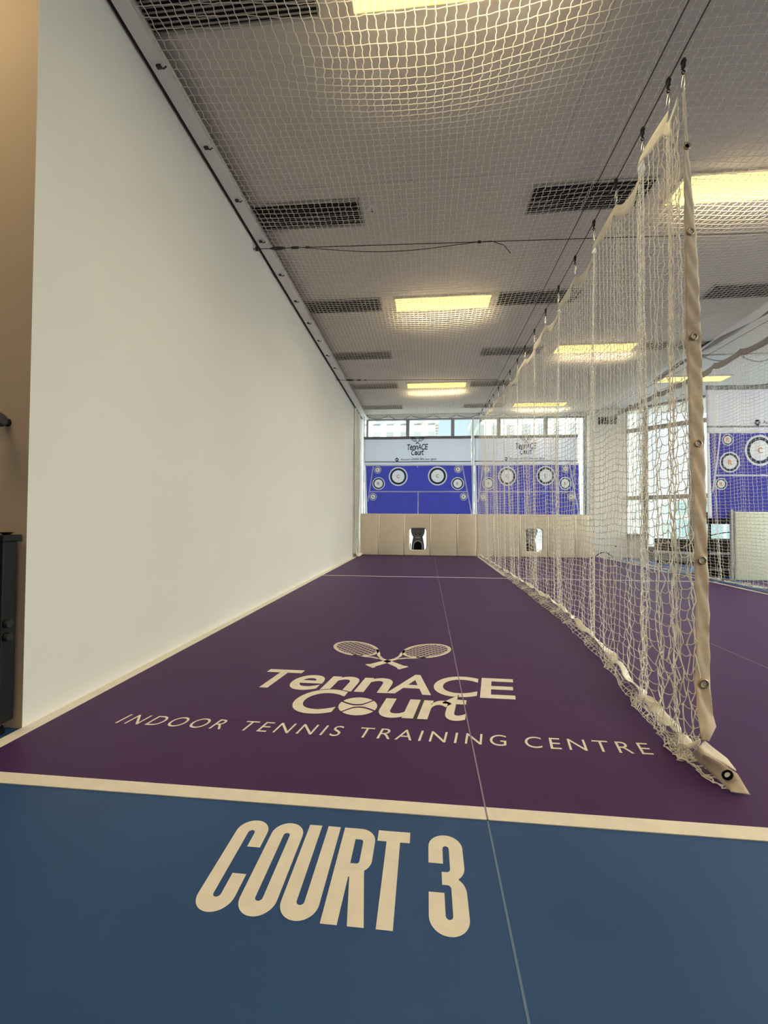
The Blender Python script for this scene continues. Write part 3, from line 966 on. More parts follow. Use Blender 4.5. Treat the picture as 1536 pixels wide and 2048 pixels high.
    link('bottom_hem', make_mesh('bottom_hem', v, f, M[mats[2]], True), root)
    return root, P

HXY = ([1.75, 2.0, 2.33, 2.67, 3.25, 3.61, 4.8, 6.0, 8.4, 12.3], [1.11, 1.115, 1.15, 1.205, 1.31, 1.35, 1.47, 1.50, 1.49, 1.47])
LXY = ([1.73, 1.88, 2.18, 2.52, 2.88, 3.47, 4.08, 4.96, 5.94, 7.1, 9, 12.3], [1.05, 1.06, 1.085, 1.125, 1.20, 1.27, 1.33, 1.36, 1.38, 1.39, 1.43, 1.45])
def fy(y):   # floor position of a column that hangs at y
    return y - 0.68 * np.clip((4.3 - y) / 1.65, 0, 1)
net, PN = hanging_net(NETX, HY, cz, 10, 0.063, lambda y: np.interp(fy(y), *HXY), lambda y: np.interp(fy(y), *LXY),
                      'tall white dividing net with a canvas edge strip hanging beside the marked court', True, seed=8)

# canvas edge strip of the dividing net
BAND = [(1.500, 1.531, 2.665, 3.684), (1.500, 1.534, 2.661, 3.558), (1.500, 1.536, 2.653, 3.367), (1.500, 1.542, 2.650, 3.198), (1.500, 1.555, 2.647, 2.970),
        (1.500, 1.572, 2.645, 2.707), (1.500, 1.580, 2.638, 2.426), (1.500, 1.585, 2.632, 2.086), (1.481, 1.558, 2.578, 1.758), (1.441, 1.511, 2.490, 1.433),
        (1.392, 1.456, 2.388, 1.120), (1.333, 1.394, 2.277, 0.814), (1.290, 1.351, 2.199, 0.628), (1.246, 1.304, 2.121, 0.457), (1.196, 1.256, 2.042, 0.287),
        (1.175, 1.234, 2.001, 0.228), (1.157, 1.221, 1.961, 0.180), (1.140, 1.206, 1.919, 0.140), (1.111, 1.137, 1.863, 0.120)]
BA = np.array(BAND)
zz = np.linspace(BA[0, 3], BA[-1, 3], 120)
def bi(c): return np.interp(-zz, -BA[:, 3], BA[:, c])
xl, xr, yl = bi(0), bi(1), bi(2)
G = np.zeros((120, 7, 3))
for j in range(7):
    q = j / 6
    G[:, j, 0] = xl + (xr - xl) * q
    G[:, j, 1] = yl + 0.035 * (q - 0.5) * np.clip((zz - 2.2) / 1.3, 0, 1) + 0.003 * math.sin(q * PI) * np.sin(zz * 4.1) + 0.0035 * np.sin(zz * 38 + q * 7 + 2 * np.sin(zz * 3)) + 0.0025 * np.sin(zz * 71 - q * 5)
    G[:, j, 2] = zz + 0.004 * np.sin(q * 6 + zz * 30)
v, f = surf(G, 0.005)
band = link('edge_strip', make_mesh('edge_strip', v, f, M['tape'], True), net, label='beige canvas strip with grommets')
GR = [(1.537, 2.685, 3.226), (1.536, 2.650, 2.709), (1.535, 2.623, 2.08), (1.475, 2.49, 1.433), (1.363, 2.289, 0.814), (1.223, 2.038, 0.289)]
for gx, gy, gz in GR:
    yy = float(np.interp(-gz, -BA[:, 3], BA[:, 2]))
    a = float(np.interp(-gz, -BA[:, 3], BA[:, 0])); b = float(np.interp(-gz, -BA[:, 3], BA[:, 1]))
    cx = a + (b - a) * 0.45
    mb = MB().torus((cx, yy - 0.012, gz), (0.1, -1, 0.0), 0.0175, 0.0055, 20, 8)
    g = mb.build('grommet', M['brass'], band, True, label='metal grommet')
    MB().tube([(cx, yy - 0.0025, gz), (cx, yy - 0.011, gz)], 0.0125, 16).build('grommet_hole', M['white_plastic'] if gz < 3 else M['rubber'], band)
# flap of the strip that lies on the floor, folded over
def poly_flap(name, loop, mtl, thick=0.004, parent=None, nsub=0):
    v = [tuple(p) for p in loop]
    n = len(v)
    v2 = [(p[0], p[1], p[2] + thick) for p in v]
    return MB().add(v + v2, [tuple(range(n))[::-1], tuple(range(n, 2 * n))] + [(i, (i + 1) % n, n + (i + 1) % n, n + i) for i in range(n)]).build(name, mtl, parent)
def ribbon(name, A, B, mtl, parent, sub=5, thick=0.004):
    A = np.array(A); B = np.array(B)
    t = np.linspace(0, len(A) - 1, 40)
    A2 = np.stack([np.interp(t, np.arange(len(A)), A[:, k]) for k in range(3)], -1)
    B2 = np.stack([np.interp(t, np.arange(len(B)), B[:, k]) for k in range(3)], -1)
    q = np.linspace(0, 1, sub)[None, :, None]
    G = A2[:, None, :] * (1 - q) + B2[:, None, :] * q
    v, f = surf(G, thick)
    return link(name, make_mesh(name, v, f, mtl, True), parent)
fl = ribbon('strip_end', [(1.098, 1.900, 0.050), (1.111, 1.865, 0.022), (1.119, 1.800, 0.015), (1.122, 1.725, 0.014), (1.119, 1.706, 0.012)],
            [(1.085, 1.837, 0.100), (1.087, 1.808, 0.094), (1.128, 1.776, 0.080), (1.172, 1.752, 0.055), (1.176, 1.696, 0.012)], M['tape'], net)
ribbon('strip_fold', [(1.085, 1.837, 0.102), (1.089, 1.810, 0.096), (1.152, 1.800, 0.066), (1.178, 1.768, 0.056)],
       [(1.128, 1.870, 0.116), (1.165, 1.888, 0.085), (1.236, 1.905, 0.030), (1.224, 1.840, 0.022)], M['tape'], net)
mb = MB().torus((1.1365, 1.7515, 0.0485), (-0.71, -0.03, 0.69), 0.016, 0.005, 20, 8)
mb.build('grommet', M['rubber'], fl, True, label='dark metal grommet')
MB().tube([(1.144, 1.753, 0.041), (1.1375, 1.7515, 0.0475)], 0.0115, 14).build('grommet_hole', M['white_plastic'], fl)
# loose netting that trails beside the flap
rng = np.random.default_rng(5)
n1, n2 = 10, 4
P = np.zeros((n1, n2, 3))
ax = np.linspace(0, 1, n1)
for j in range(n2):
    q = j / (n2 - 1)
    P[:, j, 0] = 1.055 + 0.03 * ax + q * 0.05 + 0.015 * ax
    P[:, j, 1] = 2.03 - 0.29 * ax - q * 0.03
    P[:, j, 2] = 0.012 + 0.03 * q * (1 - ax)
P += rng.normal(0, 0.007, P.shape); P[:, :, 2] = np.maximum(P[:, :, 2], 0.008)
def seg3(A, B, s):
    t = np.array([0, 0.3, 0.7, 1.0])[None, :, None]
    Q = A[:, None, :] * (1 - t) + B[:, None, :] * t
    Q[:, 1, :2] += rng.normal(0, s, (len(A), 2)); Q[:, 2, :2] += rng.normal(0, s, (len(A), 2))
    return Q
v, f = join_arrays([tube_arrays(seg3(P[:-1].reshape(-1, 3), P[1:].reshape(-1, 3), 0.006), 0.0027, 5), tube_arrays(seg3(P[:, :-1].reshape(-1, 3), P[:, 1:].reshape(-1, 3), 0.005), 0.0027, 5)])
link('loose_netting', make_mesh('loose_netting', v, f, M['net'], True), net)

# second hanging net between the middle court and the far court
H2 = list(np.arange(5.2, 12.4, 0.6))
z2c = lambda y: float(np.interp(y, [5, 6.4, 8.3, 10.4, 12.4], [3.78, 3.86, 3.88, 3.98, 4.02]))
hanging_net(4.78, H2, z2c, 9, 0.072, lambda y: 4.86 + 0.02 * np.sin(y * 3), lambda y: 5.12 + 0.05 * np.sin(y * 2),
            'hanging net on the far side of the middle court, in front of the slanted windows', False, seed=21, amp_scale=0.6, mats=('net', 'tape_grey', 'tape_grey'), flip=1, hem_w=0.10)
cable('wire_cable', [(4.78, y, z2c(y)) for y in np.linspace(5.0, 12.6, 20)], 0.004, 'dark wire cable above the net in front of the slanted windows')
# twisted border tape of the ceiling net above that net
def twisted(x, y0, y1, z0, z1, label):
    m = 90
    s = np.linspace(0, 1, m)
    G = np.zeros((m, 3, 3))
    tw = np.sin(s * 9) * 1.1 + 0.6
    for j in range(3):
        q = (j - 1) * 0.045
        G[:, j, 0] = x + q * np.cos(tw)
        G[:, j, 1] = y0 + (y1 - y0) * s
        G[:, j, 2] = z0 + (z1 - z0) * s + q * np.sin(tw) - 0.03 * np.abs(np.sin(s * 12))
    v, f = surf(G, 0.003)
    return link('hanging_border_tape', make_mesh('border_tape', v, f, M['tape_grey'], True), None, label=label, category='tape')
twisted(4.84, 5.2, 9.6, 4.02, 4.08, 'twisted grey border tape under the ceiling net of the far court')

# pulley hooks
def make_hook(loc, label):
    x, y, z = loc
    t = thing('pulley_hook', label, 'hook', loc, 'pulley hooks of the dividing net')
    MB().box(x - 0.0075, x + 0.0075, y - 0.013, y + 0.013, z - 0.042, z + 0.014, b=0.004).build('pulley_body', M['black_plastic'], t)
    MB().tube([(x - 0.0105, y, z - 0.003), (x + 0.0105, y, z - 0.003)], 0.0125, 16).build('wheel', M['black'], t)
    MB().tube([(x, y, z - 0.040), (x, y, z - 0.058)], 0.0042, 8).torus((x, y, z - 0.066), (0, 1, 0.2), 0.009, 0.003, 16, 6).build('swivel', M['black'], t, True)
    pts = []
    for a in np.linspace(0, 2 * PI, 28):
        rx = 0.018; rz = 0.055
        pts.append((x + 0.004 * math.sin(a), y + rx * math.cos(a) * (1 - 0.25 * math.sin(a)), z - 0.124 + rz * math.sin(a)))
    MB().tube(pts, 0.0042, 8, cap=False).build('carabiner', M['steel'], t, True, label='shiny steel carabiner')
    return t
ordw = ['first', 'second', 'third', 'fourth', 'fifth', 'sixth', 'seventh', 'eighth', 'ninth', 'tenth', 'eleventh', 'twelfth', 'thirteenth', 'fourteenth', 'fifteenth', 'sixteenth', 'seventeenth', 'eighteenth', 'nineteenth']
hk0 = None
for i, y in enumerate(HY):
    loc = (NETX + (0.03 if i == 0 else 0), y, cz(y))
    lab = 'black pulley hook on the net cable, %s from the canvas edge strip' % ordw[i]
    hk0 = make_hook(loc, lab) if i == 0 else (dup(hk0, loc, lab) and hk0)

# ------------------------------------------------------------------ banners
def banner(cx, y0, sx, label, zs=1.0):
    """printed fabric banner; cx centre, sx horizontal scale"""
    root = thing('hanging_target_banner', label, 'banner', (cx, y0, 1.05), 'printed target banners above the pads')
    rip = lambda x, z: 0.007 * math.sin(x * 12 / sx + 0.6 * math.sin(z * 2)) + 0.0025 * math.sin(x * 27 / sx + z) + 0.02 * math.sin(x * 3.1 + z * 1.2)
    def P(x, z, off=0.0):       # local print coordinates (centre 0)
        return (cx + x * sx, y0 + rip(x, z) - off, z)
    def sheet(xa0, xa1, z0, xb0, xb1, z1, off=0.0, nx=60, nz=24):
        G = np.zeros((nx, nz, 3))
        for j in range(nz):
            q = j / (nz - 1); zz_ = z0 + (z1 - z0) * q
            l = xa0 + (xb0 - xa0) * q; r = xa1 + (xb1 - xa1) * q
            for i in range(nx):
                G[i, j] = P(l + (r - l) * i / (nx - 1), zz_, off)
        return G
    TARGETS = ((-1.16, 2.475, 0.105, 'R'), (-1.13, 2.075, 0.185, 'R'), (-0.56, 2.283, 0.277, 'C'), (-1.29, 1.69, 0.108, 'R'),
               (1.16, 2.485, 0.105, 'R'), (1.15, 2.075, 0.185, 'R'), (0.575, 2.292, 0.277, 'C'), (1.32, 1.70, 0.108, 'R'))
    def put(name, G, m, parent=root, th=0.003):
        v, f = surf(G, th)
        return link(name, make_mesh(name, v, f, m, True), parent)
    hd = put('header_panel', sheet(-1.55, 1.53, 2.60, -1.56, 1.52, 3.44), M['banner_white'])
    put('top_hem', sheet(-1.57, 1.53, 3.37, -1.57, 1.53, 3.45, 0.006, 60, 3), M['banner_grey'])
    put('lower_hem', sheet(-1.55, 1.53, 2.695, -1.55, 1.53, 2.725, 0.005, 60, 3), M['banner_grey'], hd)
    G = sheet(-1.45, 1.575, 1.08, -1.51, 1.545, 2.605, 0.0, 220, 110)
    v, f = surf(G)
    me = make_mesh('target_panel', v, f, [M['banner_blue'], M['print_white']], True)
    cen = v[f].mean(axis=1)
    mi_ = np.zeros(len(f), dtype=np.int32)
    for x, z_, R, ch in TARGETS:
        mi_[((cen[:, 0] - cx) / sx - x) ** 2 + (cen[:, 2] - z_) ** 2 < (R * 0.96) ** 2] = 1
    me.polygons.foreach_set('material_index', mi_)
    fld = link('target_panel', me, root)
    put('side_hem', sheet(-1.53, -1.45, 1.08, -1.55, -1.51, 2.605, 0.001, 4, 24), M['print_white'])
    put('side_hem', sheet(1.572, 1.60, 1.08, 1.542, 1.56, 2.605, 0.001, 4, 24), M['print_white'])
    # printed court lines
    F = Flat()
    w = 0.034
    def sub(a, b, n=24): return [(a[0] + (b[0] - a[0]) * i / n, a[1] + (b[1] - a[1]) * i / n) for i in range(n + 1)]
    F.stroke(sub((-1.51, 2.62), (1.545, 2.62), 60), 0.06)
    F.stroke(sub((-1.29, 2.60), (-1.445, 1.55)), w)
    F.stroke(sub((1.28, 2.60), (1.53, 1.30)), w); F.stroke(sub((1.53, 1.30), (1.565, 1.08), 6), w)
    F.stroke([(-1.405, 1.842)] + [(x, 1.842) for x in np.linspace(-1.3, 1.3, 40)] + [(1.43, 1.842)], w)
    F.stroke([(0.02, z) for z in np.linspace(1.08, 1.84, 12)], w)
    F.stroke([(0.0, 2.60), (0.0, 2.54)], w)
    v, f = F.map(lambda x, z: P(x, z, 0.0065))
    link('printed_lines', make_mesh('printed_lines', v, f, M['print_white']), root)
    # round targets
    def disc(mb, x, z, r0, r1, off, mi, n=40):
        m_ = max(1, int((r1 - r0) / 0.03))
        for u in range(m_):
            a0 = r0 + (r1 - r0) * u / m_; a1 = r0 + (r1 - r0) * (u + 1) / m_
            vs = []
            for k in range(n):
                a = 2 * PI * k / n
                vs.append(P(x + a0 * math.cos(a), z + a0 * math.sin(a), off)); vs.append(P(x + a1 * math.cos(a), z + a1 * math.sin(a), off))
            mb.add(vs, [(2 * k, 2 * ((k + 1) % n), 2 * ((k + 1) % n) + 1, 2 * k + 1) for k in range(n)], mi)
    for x, z_, R, ch in TARGETS:
        mb = MB()
        disc(mb, x, z_, R * 0.86, R, 0.008, 0); disc(mb, x, z_, R * 0.66, R * 0.86, 0.008, 1); disc(mb, x, z_, 0.001, R * 0.66, 0.008, 0)
        T = Flat()
        h = 0.10 if R > 0.2 else (0.085 if R > 0.15 else 0.07)
        T.text(ch, (x - h * 0.42, x + h * 0.42, z_ - h / 2, z_ + h / 2), 0, 0.018)
        v, f = T.map(lambda a, b: P(a, b, 0.012))
        mb.add(v, [q for q in f], 2)
        mb.build('round_target', [M['print_white'], M['print_dark'], M['print_orange']], root)
    # header print
    S = 0.46
    def hp(x, y): return P((x - C0[0]) * S * 0.83 - 0.005, 3.055 + (y - 2.47) * 0.53, 0.009)
    def hr(x, y): return P((x + 0.27) * 0.40 - 0.005, 3.325 + (y - 3.20) * 0.345, 0.014)
    v, f = racket_flat().map(hr); link('printed_rackets', make_mesh('printed_rackets', v, f, M['print_navy']), hd)
    mbx = MB()
    for W in word_tenn(0.014) + word_court(0.014) + [ball_flat()]: mbx.add(*W.map(hp))
    mbx.build('printed_name', M['print_navy'], hd)
    T = Flat(); T.text('Team Mini Court', (-0.175, 0.175, 2.785, 2.845), 0, -0.004)
    v, f = T.map(lambda x, z: P(x, z, 0.009)); link('printed_subtitle', make_mesh('printed_subtitle', v, f, M['print_grey']), hd)
    T = Flat(); T.text('Ace your control, Ace your game', (-0.50, 0.535, 2.735, 2.815), 0.1, 0.010)
    v, f = T.map(lambda x, z: P(x, z, 0.010)); link('printed_slogan', make_mesh('printed_slogan', v, f, M['print_navy']), hd)
    v, f = ball_flat(-0.60, 2.775, 0.052, 0.055, 0.012).map(lambda x, z: P(x, z, 0.010)); link('printed_ball', make_mesh('printed_ball', v, f, M['print_navy']), hd)
    return root
banner(-0.27, 12.36, 1.0, 'blue and white target banner in the open, over the beige pad by the white wall')
banner(2.79, 12.36, 0.925, 'blue and white target banner seen through the dividing net, beside the white column')
banner(6.34, 8.10, 0.90, 'blue and white target banner over the far court, cut by the right picture edge')

# ------------------------------------------------------------------ padded walls
def pad_panel(mb_name, x0, x1, y0, y1, z0, z1, m, parent, hole=None):
    if hole is None:
        return MB().box(x0 + 0.004, x1 - 0.004, y0, y1, z0, z1, b=0.028).build(mb_name, m, parent, True)
    hx0, hx1, hz0, hz1 = hole
    r = 0.09
    inner = arc(hx1 - r, hz1 - r, r, r, 0, 90, 6) + arc(hx0 + r, hz1 - r, r, r, 90, 180, 6) + arc(hx0 + r, hz0 + r, r, r, 180, 270, 6) + arc(hx1 - r, hz0 + r, r, r, 270, 360, 6)
    cxm, czm = (hx0 + hx1) / 2, (hz0 + hz1) / 2
    def outer(ins):
        a0, a1, c0, c1 = x0 + 0.004 + ins, x1 - 0.004 - ins, z0 + ins, z1 - ins
        out = []
        for px, pz in inner:
            dx, dz = px - cxm, pz - czm
            s = min(((a1 - cxm) / dx) if dx > 1e-6 else ((a0 - cxm) / dx if dx < -1e-6 else 1e9), ((c1 - czm) / dz) if dz > 1e-6 else ((c0 - czm) / dz if dz < -1e-6 else 1e9))
            out.append((cxm + dx * s, czm + dz * s))
        # snap the nearest samples to the true corners
        for qx, qz in ((a0, c0), (a1, c0), (a1, c1), (a0, c1)):
            k = min(range(len(out)), key=lambda i: (out[i][0] - qx) ** 2 + (out[i][1] - qz) ** 2)
            out[k] = (qx, qz)
        return out
    def inn(g): 
        return [(cxm + (px - cxm) * (1 + g / (hx1 - hx0) * 2), czm + (pz - czm) * (1 + g / (hz1 - hz0) * 2)) for px, pz in inner]
    rings = [(outer(0), y1), (outer(0), y0 + 0.028), (outer(0.008), y0 + 0.008), (outer(0.028), y0), (inn(0.025), y0), (inn(0.008), y0 + 0.007), (inn(0.0), y0 + 0.025), (inn(0.0), y1)]
    n = len(inner)
    vs, fs = [], []
    for ring, y in rings:
        vs += [(p[0], y, p[1]) for p in ring]
    m_ = len(rings)
    for a in range(m_):
        b = (a + 1) % m_
        for i in range(n):
            j = (i + 1) % n
            fs.append((a * n + i, b * n + i, b * n + j, a * n + j))
    return MB().add(vs, fs).build(mb_name, m, parent)
def padded_wall(edges, y0, hole, label, m, top=1.20):
    t = thing('padded_wall', label, 'padding', ((edges[0] + edges[-1]) / 2, y0 + 0.06, 0), 'padded walls at the ends of the courts')
    for i in range(len(edges) - 1):
        h = hole if hole and edges[i] < hole[0] and hole[1] < edges[i + 1] else None
        pad_panel('pad_panel', edges[i], edges[i + 1], y0, y0 + 0.11, 0.004, top, m, t, h)
    e0, e1, ya, yb = edges[0] + 0.01, edges[-1] - 0.01, y0 + 0.11, y0 + 0.125
    mb = MB()
    if hole:
        mb.box(e0, hole[0] - 0.02, ya, yb, 0.004, top - 0.03).box(hole[1] + 0.02, e1, ya, yb, 0.004, top - 0.03)
        mb.box(hole[0] - 0.02, hole[1] + 0.02, ya, yb, hole[3] + 0.02, top - 0.03).box(hole[0] - 0.02, hole[1] + 0.02, ya, yb, 0.004, hole[2] - 0.02)
    else:
        mb.box(e0, e1, ya, yb, 0.004, top - 0.03)
    mb.build('backing_board', M['cab_grey'], t)
    for x in edges[1:-1]:
        MB().tube([(x, y0 + 0.010, 0.02), (x, y0 + 0.010, top - 0.012)], 0.019, 8).build('piping', M['pad_seam'], t, True)
    return t
padded_wall([-1.91, -1.37, -0.63, 0.11, 0.87, 1.395], 12.20, (-0.485, -0.01, 0.165, 0.79), 'beige padded wall in the open with a ball machine in its opening', M['pad'])
padded_wall([1.40, 1.87, 2.60, 3.35, 4.09, 4.50], 12.22, (2.745, 3.215, 0.165, 0.80), 'beige padded wall behind the dividing net, next to the white column', M['pad'])
padded_wall([5.33, 6.07, 6.80, 7.55, 8.29], 7.98, None, 'pale padded wall under the banner cut by the right picture edge', M['pad_pale'])

# ------------------------------------------------------------------ ball machines behind the openings
def ball_machine(cx, cy, label, s=1.0, rot=0.0):
    t = thing('ball_machine', label, 'machine', (cx, cy, 0), 'ball machines behind the pads')
    def prism(prof, d0, d1, b=0.0):
        n = len(prof)
        v = [(cx + x * s, cy - d0, z) for x, z in prof] + [(cx + x * s, cy + d1, z) for x, z in prof]
        return MB().add(v, [tuple(range(n)), tuple(range(n, 2 * n))[::-1]] + [(i, n + i, n + (i + 1) % n, (i + 1) % n) for i in range(n)])
    # head: wide rounded trapezoid
    head = arc(0.165, 0.75, 0.04, 0.045, 0, 90, 5) + arc(-0.165, 0.75, 0.04, 0.045, 90, 180, 5) + [(-0.195, 0.64)] + arc(-0.135, 0.57, 0.03, 0.03, 180, 270, 4) + arc(0.135, 0.57, 0.03, 0.03, 270, 360, 4) + [(0.195, 0.64)]
    h = prism(head, 0.10, 0.16).build('head', M['mach'], t)
    for sx_ in (-0.055, 0.062):
        MB().tube([(cx + sx_ * s, cy - 0.104, 0.652), (cx + sx_ * s, cy - 0.100, 0.652)], 0.016, 12).tube([(cx + sx_ * s, cy - 0.104, 0.612), (cx + sx_ * s, cy - 0.100, 0.612)], 0.021, 12).build('feed_hole', M['rubber'], h)
        MB().tube([(cx + (sx_ + 0.006) * s, cy - 0.106, 0.635), (cx + (sx_ + 0.006) * s, cy - 0.1, 0.635)], 0.008, 10).build('indicator', M['white_plastic'], h)
    prism([(-0.155, 0.44), (-0.135, 0.56), (0.135, 0.56), (0.155, 0.44)], 0.08, 0.14).build('neck', M['mach'], t)
    prism([(-0.08, 0.495), (-0.07, 0.535), (0.07, 0.535), (0.08, 0.495)], 0.09, 0.0).build('neck_plate', M['mach_light'], t)
    # body with arched opening
    outer = [(-0.20, 0.0), (-0.185, 0.28), (-0.155, 0.45), (0.155, 0.45), (0.185, 0.28), (0.20, 0.0)]
    prism(outer, 0.06, 0.2).build('body', M['mach'], t)
    arch_o = [(-0.145, 0.0), (-0.145, 0.27)] + [(0.145 * math.cos(a), 0.27 + 0.16 * math.sin(a)) for a in np.linspace(PI, 0, 14)] + [(0.145, 0.27), (0.145, 0.0)]
    prism(arch_o, 0.085, 0.0).build('arch_trim', M['mach_light'], t)
    arch_i = [(-0.112, 0.0), (-0.112, 0.27)] + [(0.112 * math.cos(a), 0.27 + 0.125 * math.sin(a)) for a in np.linspace(PI, 0, 14)] + [(0.112, 0.27), (0.112, 0.0)]
    prism(arch_i, 0.092, 0.0).build('ball_outlet', M['rubber'], t)
    MB().tube([(cx - 0.22 * s, cy - 0.02, 0.34), (cx - 0.225 * s, cy - 0.02, 0.2), (cx - 0.20 * s, cy - 0.02, 0.05)], 0.014, 8).build('side_handle', M['rubber'], t)
    return t
ball_machine(-0.252, 12.60, 'grey ball machine with an arched black outlet behind the open pad')
ball_machine(2.915, 12.62, 'dark ball machine behind the pad opening seen through the net', 1.12)

# white posts between the banners
mb = MB().box(1.300, 1.335, 12.44, 12.475, 0.0, 4.08); mb.build('white_post', M['frame_white'], None, label='slim white post between the two back banners', category='post')
mb = MB().box(-1.87, -1.845, 12.44, 12.47, 0.0, 4.08); mb.build('white_post', M['frame_white'], None, label='slim white post beside the open banner, by the white wall', category='post')

# ------------------------------------------------------------------ narrow net strip at the far end of the white wall
root = thing('side_net', 'narrow gathered white net strip hanging at the far end of the white wall', 'net', (-1.90, 11.8, 0))
cols, rows = 17, 58
P = np.zeros((cols, rows, 3))
for i in range(cols):
    q = i / (cols - 1)
    for j in range(rows):
        z_ = 4.02 * (1 - j / (rows - 1)) + 0.015
        k = smoothstep(0.7, 0, z_)
        P[i, j] = (WX(11.5) + 0.055 + 0.03 * math.sin(q * 14 + z_ * 0.6) + 0.05 * q * k, 11.40 + 0.74 * q + 0.02 * math.sin(z_ * 2 + q * 5), z_)
P += RNG.normal(0, 0.004, P.shape)
P[:, :, 2] = np.maximum(P[:, :, 2], 0.01)
v, f = join_arrays([tube_arrays(np.stack([P[:-1].reshape(-1, 3), P[1:].reshape(-1, 3)], 1), 0.0026, 3), tube_arrays(np.stack([P[:, :-1].reshape(-1, 3), P[:, 1:].reshape(-1, 3)], 1), 0.0026, 3)])
link('netting', make_mesh('netting', v, f, M['net'], True), root)
for yy, w in ((11.42, 0.10), (11.72, 0.08), (12.05, 0.16)):
    G = np.zeros((50, 4, 3))
    for i, z_ in enumerate(np.linspace(4.05, 0.03, 50)):
        for j in range(4):
            q = j / 3
            G[i, j] = (WX(yy) + 0.045 + 0.02 * math.sin(q * 5 + z_ * 1.1) + 0.05 * float(smoothstep(0.6, 0, z_)), yy + (q - 0.5) * w, z_)
    v, f = surf(G, 0.003)
    link('edge_tape', make_mesh('edge_tape', v, f, M['tape_white'], True), root)
G = np.zeros((30, 6, 3))
for i in range(30):
    s = i / 29
    for j in range(6):
        q = j / 5
        G[i, j] = (WX(11.8) + 0.05 + 0.11 * q + 0.012 * math.sin(s * 19 + q * 3), 11.36 + 0.80 * s, 0.075 * (1 - q) + 0.012 + 0.022 * (1 + math.sin(s * 23 + q * 6)) * (1 - q * 0.5))
v, f = surf(G, 0.004)
link('crumpled_hem', make_mesh('crumpled_hem', v, f, M['tape_white'], True), root)

# ------------------------------------------------------------------ column and window-side furniture
t = thing('wall_grille', 'small dark grille high on the white column', 'grille', (5.12, 12.655, 3.78))
MB().box(4.87, 5.37, 12.64, 12.662, 3.79, 3.99).build('grille_back', M['vent_back'], t)
mb = MB()
for k in range(5):
    mb.box(4.88, 5.36, 12.632, 12.641, 3.805 + k * 0.04, 3.813 + k * 0.04)
mb.build('grille_bars', M['cab_grey'], t)
MB().box(5.30, 5.345, 12.652, 12.661, 0.30, 0.345).tube([(5.322, 12.652, 0.322), (5.322, 12.648, 0.322)], 0.02, 12).build('wall_socket', M['rubber'], None, label='small black wall socket low on the white column', category='socket')
pts = [(4.70 + 0.5 * s, 12.52 - 0.05 * math.sin(s * PI), 0.012 + 0.17 * math.sin(s * PI) * (1 - s * 0.3)) for s in np.linspace(0, 1, 16)]
MB().tube(pts, 0.012, 6).build('loose_cable', M['rubber'], None, True, label='black loose cable looping on the floor at the white column', category='cable')

# low dark cabinet under the slanted windows
t = thing('low_cabinet', 'charcoal low cabinet with a pale top strip under the slanted windows', 'cabinet', (6.15, 11.25, 0))
def rot45(mb_, ox, oy, x0, x1, y0, y1, z0, z1):
    c = math.sqrt(0.5)
    v = []
    for z_ in (z0, z1):
        for y_ in (y0, y1):
            for x_ in (x0, x1):
                v.append((ox + x_ * c + y_ * c, oy - x_ * c + y_ * c, z_))
    mb_.add(v, [(0, 2, 3, 1), (4, 5, 7, 6), (0, 1, 5, 4), (2, 6, 7, 3), (0, 4, 6, 2), (1, 3, 7, 5)])
    return mb_
ox, oy = 5.72, 11.40
rot45(MB(), ox, oy, 0.0, 0.95, 0.0, 0.35, 0.30, 0.60).build('cabinet_body', M['cab'], t)
rot45(MB(), ox, oy, -0.01, 0.96, -0.015, 0.36, 0.245, 0.30).build('cabinet_strip', M['white_plastic'], t)
rot45(MB(), ox, oy, 0.0, 0.95, 0.01, 0.35, 0.06, 0.245).build('drawer_front', M['cab_grey'], t)
rot45(MB(), ox, oy, 0.02, 0.93, 0.03, 0.33, 0.0, 0.06).build('plinth', M['rubber'], t)
for k in range(4):
    rot45(MB(), ox, oy, 0.03 + k * 0.235, 0.225 + k * 0.235, -0.006, 0.004, 0.32, 0.58).build('cabinet_door', M['black_plastic'], t)

# tall black equipment rack behind the pale pad
t = thing('equipment_rack', 'black open equipment rack standing beside the pale padded wall', 'rack', (5.45, 8.62, 0))
x0, x1, y0, y1 = 5.22, 5.98, 8.48, 8.86
for px in (x0, x1 - 0.035):
    for py in (y0, y1 - 0.035):
        MB().box(px, px + 0.035, py, py + 0.035, 0.0, 1.20).build('rack_post', M['black'], t)
MB().box(x0, x1, y0, y1, 0.98, 1.20).build('top_box', M['cab'], t)
MB().box(x0, x1, y0 + 0.005, y1, 0.455, 0.70).build('shelf_box', M['cab'], t)
MB().box(x0, x1, y0 - 0.01, y1, 0.415, 0.455).build('pale_shelf', M['white_plastic'], t)
MB().box(x0, x1, y0 + 0.005, y1, 0.16, 0.415).build('drawer_box', M['black_plastic'], t)
MB().box(x0, x1, y0 - 0.006, y1, 0.115, 0.16).build('grey_shelf', M['cab_grey'], t)
MB().box(x0 + 0.02, x1 - 0.02, y0 + 0.02, y1, 0.02, 0.115).build('base_box', M['rubber'], t)
pts = [(x0 + 0.76 * s, y0 - 0.008, 0.76 + 0.07 * math.sin(PI * s)) for s in np.linspace(0, 1, 14)]
MB().tube(pts, 0.008, 6).build('arched_cord', M['rubber'], t)
# slim metal post at the left end of the pale pad
MB().box(5.285, 5.325, 8.0, 8.04, 0, 1.24).build('pad_post', M['cab_grey'], None, label='slim grey post at the end of the pale padded wall', category='post')

